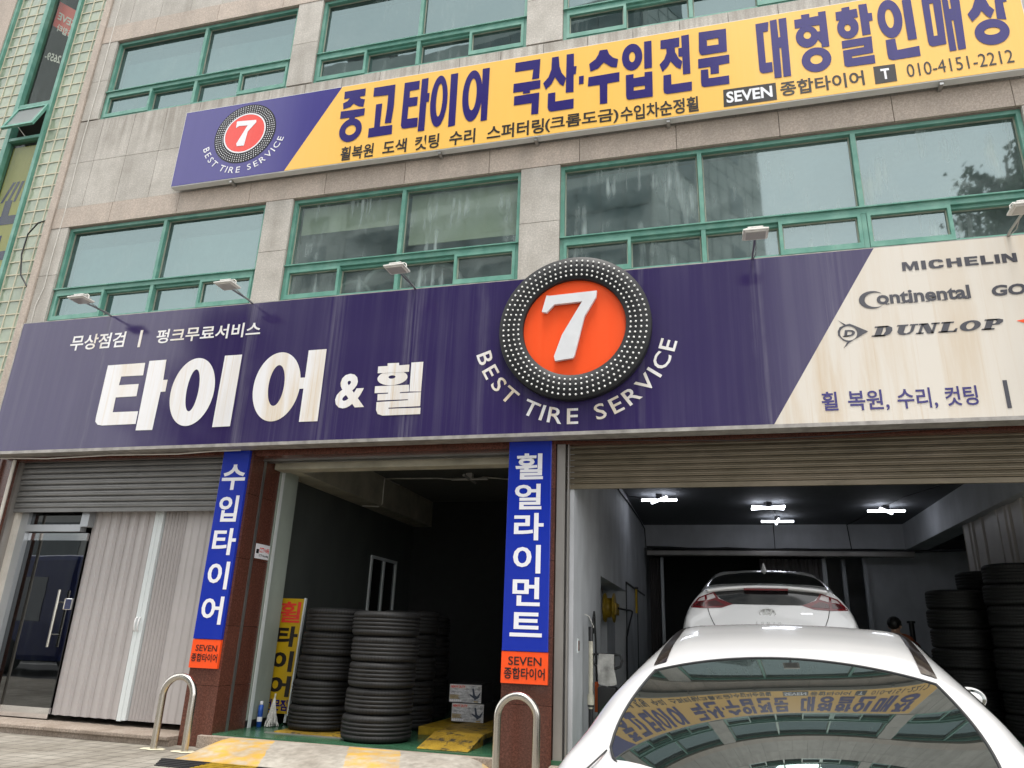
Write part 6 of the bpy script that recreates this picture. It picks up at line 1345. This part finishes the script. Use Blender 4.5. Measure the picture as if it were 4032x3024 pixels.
g = MB(); bm = bmesh.new(); bmesh.ops.create_uvsphere(bm, u_segments=28, v_segments=18, radius=1)
for v in bm.verts:
    f = 1 + .05 * math.sin(v.co.x * 17 + v.co.z * 9) * math.cos(v.co.y * 15); v.co = Vector((v.co.x * .088 * f, v.co.y * .104 * f + .004, v.co.z * .092 * f + 1.485))
bmesh.ops.delete(bm, geom=[v for v in bm.verts if v.co.z < 1.452 and v.co.y < .03], context='VERTS'); g.addbm(bm, True); g.build('hair', 'hair_black', pe, fix=False)
g = MB(); g.tube([(0, -.095, 1.455), (0, -.112, 1.425), (0, -.10, 1.415)], [.008, .014, .008], 8)
for s in (-1, 1): g.tube([(s * .072, -.01, 1.455), (s * .078, .0, 1.44), (s * .072, -.005, 1.415)], [.012, .014, .008], 8)
g.build('face', 'skin', pe); g = MB()
for s in (-1, 1): g.tube([(s * .022, -.094, 1.452), (s * .042, -.09, 1.452)], .006, 6)
g.tube([(-.022, -.096, 1.392), (.022, -.096, 1.392)], .005, 6); g.build('eyes_and_mouth', 'hair_black', pe)

# ---------------------------------------------------------------- across the street: what the panes and the car mirror
nb = thing('neighbour_building', (-17.7, 0, 0), 'dark brown building edge beyond the glass block tower', 'building')
MB().box(-5, 4.6, -.4, 9, 0, 22).build('wall', 'neighbour_wall', nb)
g = MB()
for i in range(5):
    for j in range(4): g.box(-4.2 + 2.1 * j, -2.7 + 2.1 * j, -.44, -.402, 4.5 + 3.4 * i, 6.2 + 3.4 * i)
g.build('window', 'tower_glass', nb)
def poly_tower(name, pts, h, label, mat, bands):
    cx = sum(p[0] for p in pts) / len(pts); cy = sum(p[1] for p in pts) / len(pts)
    t = thing(name, (cx, cy, 0), label, 'building'); g = MB(); n = len(pts)
    g.add([(x - cx, y - cy, 0) for x, y in pts] + [(x - cx, y - cy, h) for x, y in pts], [tuple(range(n, 2 * n))] + [(i, (i + 1) % n, n + (i + 1) % n, n + i) for i in range(n)])
    g.build('wall', mat, t); return t, cx, cy
def on_face(g, a, b, u0, u1, z0, z1, d, cx, cy):
    A, Bv = Vector(a), Vector(b); e = (Bv - A).normalized(); nrm = Vector((e.y, -e.x))
    q = [A + e * u0 + nrm * s for s in (-.02, d)] + [A + e * u1 + nrm * s for s in (d, -.02)]
    vs = [(p.x - cx, p.y - cy, z) for z in (z0, z1) for p in q]
    g.add(vs, [(0, 1, 2, 3), (7, 6, 5, 4), (0, 4, 5, 1), (1, 5, 6, 2), (2, 6, 7, 3), (3, 7, 4, 0)])
pts = [(-1.7, -22), (-19.0, -24.2), (-16, -36), (3.6, -30.2)]
t, cx, cy = poly_tower('office_tower', pts, 33.5, 'pale tiled office tower with dark glass bands across the street', 'tower_tile', 0)
def outw(a, b):                           # order the face so that its normal points outwards
    A, Bv = Vector(a), Vector(b); e = (Bv - A).normalized(); nrm = Vector((e.y, -e.x)); mid = (A + Bv) / 2
    return (a, b) if nrm.dot(mid - Vector((cx, cy))) > 0 else (b, a)
a, b = outw(pts[0], pts[1]); ln = (Vector(b) - Vector(a)).length; g = MB(); gl = MB()
for i in range(8):
    on_face(gl, a, b, .35, ln - .35, 5.2 + 3.5 * i, 8.0 + 3.5 * i, .03, cx, cy)
    for k in range(15): on_face(g, a, b, .35 + (ln - .7) * k / 14 - .04, .35 + (ln - .7) * k / 14 + .04, 5.2 + 3.5 * i, 8.0 + 3.5 * i, .08, cx, cy)
    on_face(g, a, b, .35, ln - .35, 6.5 + 3.5 * i, 6.62 + 3.5 * i, .08, cx, cy)
gl.build('window_band', 'tower_glass', t); g.build('mullion', 'tower_band', t)
a, b = outw(pts[0], pts[3]); ln = (Vector(b) - Vector(a)).length; g = MB(); j_ = MB(); rev = (a != pts[0])
for i in range(9):
    u = 6.3; u = ln - u - 1.3 if rev else u
    on_face(g, a, b, u, u + 1.3, 5.4 + 3.5 * i, 6.8 + 3.5 * i, .03, cx, cy)
    u = 1.8; u = ln - u - 1.3 if rev else u
    on_face(g, a, b, u, u + 1.3, 5.4 + 3.5 * i, 6.8 + 3.5 * i, .03, cx, cy)
for i in range(28): on_face(j_, a, b, 0, ln, 3 + 1.1 * i, 3.03 + 1.1 * i, .012, cx, cy)
for k in range(11): on_face(j_, a, b, ln * k / 11, ln * k / 11 + .03, 3, 33.4, .014, cx, cy)
g.build('window', 'tower_glass', t); j_.build('tile_joint', 'tower_band', t)
t = thing('apartment_block', (-33, -53, 0), 'tall pale apartment block with a pointed roof far across the street', 'building')
MB().box(-6, 4, -7, 7, 0, 56).box(-1.8, 3.2, -3, 4, 56, 59).build('wall', 'tower_tile', t)
g = MB(); g.add([(-2.1, -3.4, 59), (3.5, -3.4, 59), (3.5, 4.4, 59), (-2.1, 4.4, 59), (1.3, .5, 62.6)], [(0, 1, 4), (1, 2, 4), (2, 3, 4), (3, 0, 4), (0, 3, 2, 1)]); g.build('roof', 'roof_slate', t)
g = MB()
for i in range(16):
    for k in range(3): g.box(-5.4 + 3.2 * k, -3.4 + 3.2 * k, 6.99, 7.03, 5 + 3.2 * i, 6.7 + 3.2 * i)
g.build('window', 'tower_glass', t)
t = thing('shop_row', (-27, -27, 0), 'low shop building with wide windows across the street', 'building')
MB().box(-12, 12, -4, 4, 0, 7.2).build('wall', 'tower_tile', t); g = MB()
for k in range(6): g.box(-11.5 + 3.9 * k, -8.2 + 3.9 * k, 3.99, 4.03, .4, 2.9); g.box(-11.5 + 3.9 * k, -8.2 + 3.9 * k, 3.99, 4.03, 4.2, 6.1)
g.build('window', 'tower_glass', t)
def tree(x, y, h, crown_r, z0, seed, label, nshoot=90):
    t = thing('ginkgo_tree', (x, y, 0), label, 'tree', 'street trees'); rr = random.Random(seed); g = MB(); lv = MB()
    g.tube([(0, 0, -.1), (.04, .02, h * .3), (.0, .05, h * .6), (.03, 0, h * .93)], [.16, .12, .08, .02], 10)
    for i in range(nshoot):
        z = z0 + (h - z0) * (i / nshoot) ** .8 * .9; a = rr.uniform(0, 6.283); L = crown_r * (1.05 - .8 * (z - z0) / (h - z0)) * rr.uniform(.5, 1.1)
        p0 = Vector((.02, .03, z * .92)); p1 = p0 + Vector((math.cos(a) * L * .6, math.sin(a) * L * .6, L * .35)); p2 = p1 + Vector((math.cos(a) * L * .4, math.sin(a) * L * .4, L * rr.uniform(.3, .7)))
        g.tube([p0, p1, p2], [.03, .018, .006], 5)
        for k in range(rr.randint(20, 34)):
            q = rr.uniform(.15, 1.05); c = p0.lerp(p1, q / .6) if q < .6 else p1.lerp(p2, (q - .6) / .4)
            for m_ in range(rr.randint(2, 4)):
                s = rr.uniform(.06, .115); d = Vector((rr.gauss(0, 1), rr.gauss(0, 1), rr.gauss(0, .7))).normalized(); e = d.orthogonal().normalized(); o = c + Vector((rr.gauss(0, .07), rr.gauss(0, .07), rr.gauss(0, .07)))
                lv.add([o, o + d * s + e * s * .75, o + d * s * 1.15, o + d * s - e * s * .75], [(0, 1, 2, 3)])
    g.build('trunk', 'bark', t); lv.build('crown', 'leaf', t, fix=False)
tree(6.1, -6.6, 11.6, 2.2, 4.2, 3, 'tall ginkgo street tree on the kerb behind and right of the photographer')
tree(-10.7, -6.4, 9.3, 1.9, 4.0, 9, 'shorter ginkgo street tree on the kerb at the left')
t = thing('bus', (-21.5, -9.6, -.13), 'blue city bus stopped at the kerb to the left', 'bus')
MB().box(-5, 5, -1.25, 1.25, .35, 3.1, .16).build('body', 'bus_blue', t); g = MB()
for k in range(5): g.box(-4.5 + 1.75 * k, -2.95 + 1.75 * k, 1.245, 1.262, 1.35, 2.5); g.box(-4.5 + 1.75 * k, -2.95 + 1.75 * k, -1.262, -1.245, 1.35, 2.5)
g.build('window', 'door_glass', t); MB().box(4.985, 5.012, -1.1, 1.1, 1.1, 2.75).build('windscreen', 'door_glass', t)
for x in (-3, 3.1):
    for y in (-1.14, 1.14): MB().lathe([(.25, -.13), (.46, -.13), (.48, -.1), (.48, .1), (.46, .13), (.25, .13), (.0, .08), (.0, -.08)], 28, 'Y', x, y, .48, closed=False).build('wheel', 'rubber', t)
MB().box(4.99, 5.03, -.95, -.55, .7, .95).build('headlight', 'lamp_clear', t); MB().box(4.99, 5.03, .55, .95, .7, .95).build('headlight', 'lamp_clear', t)
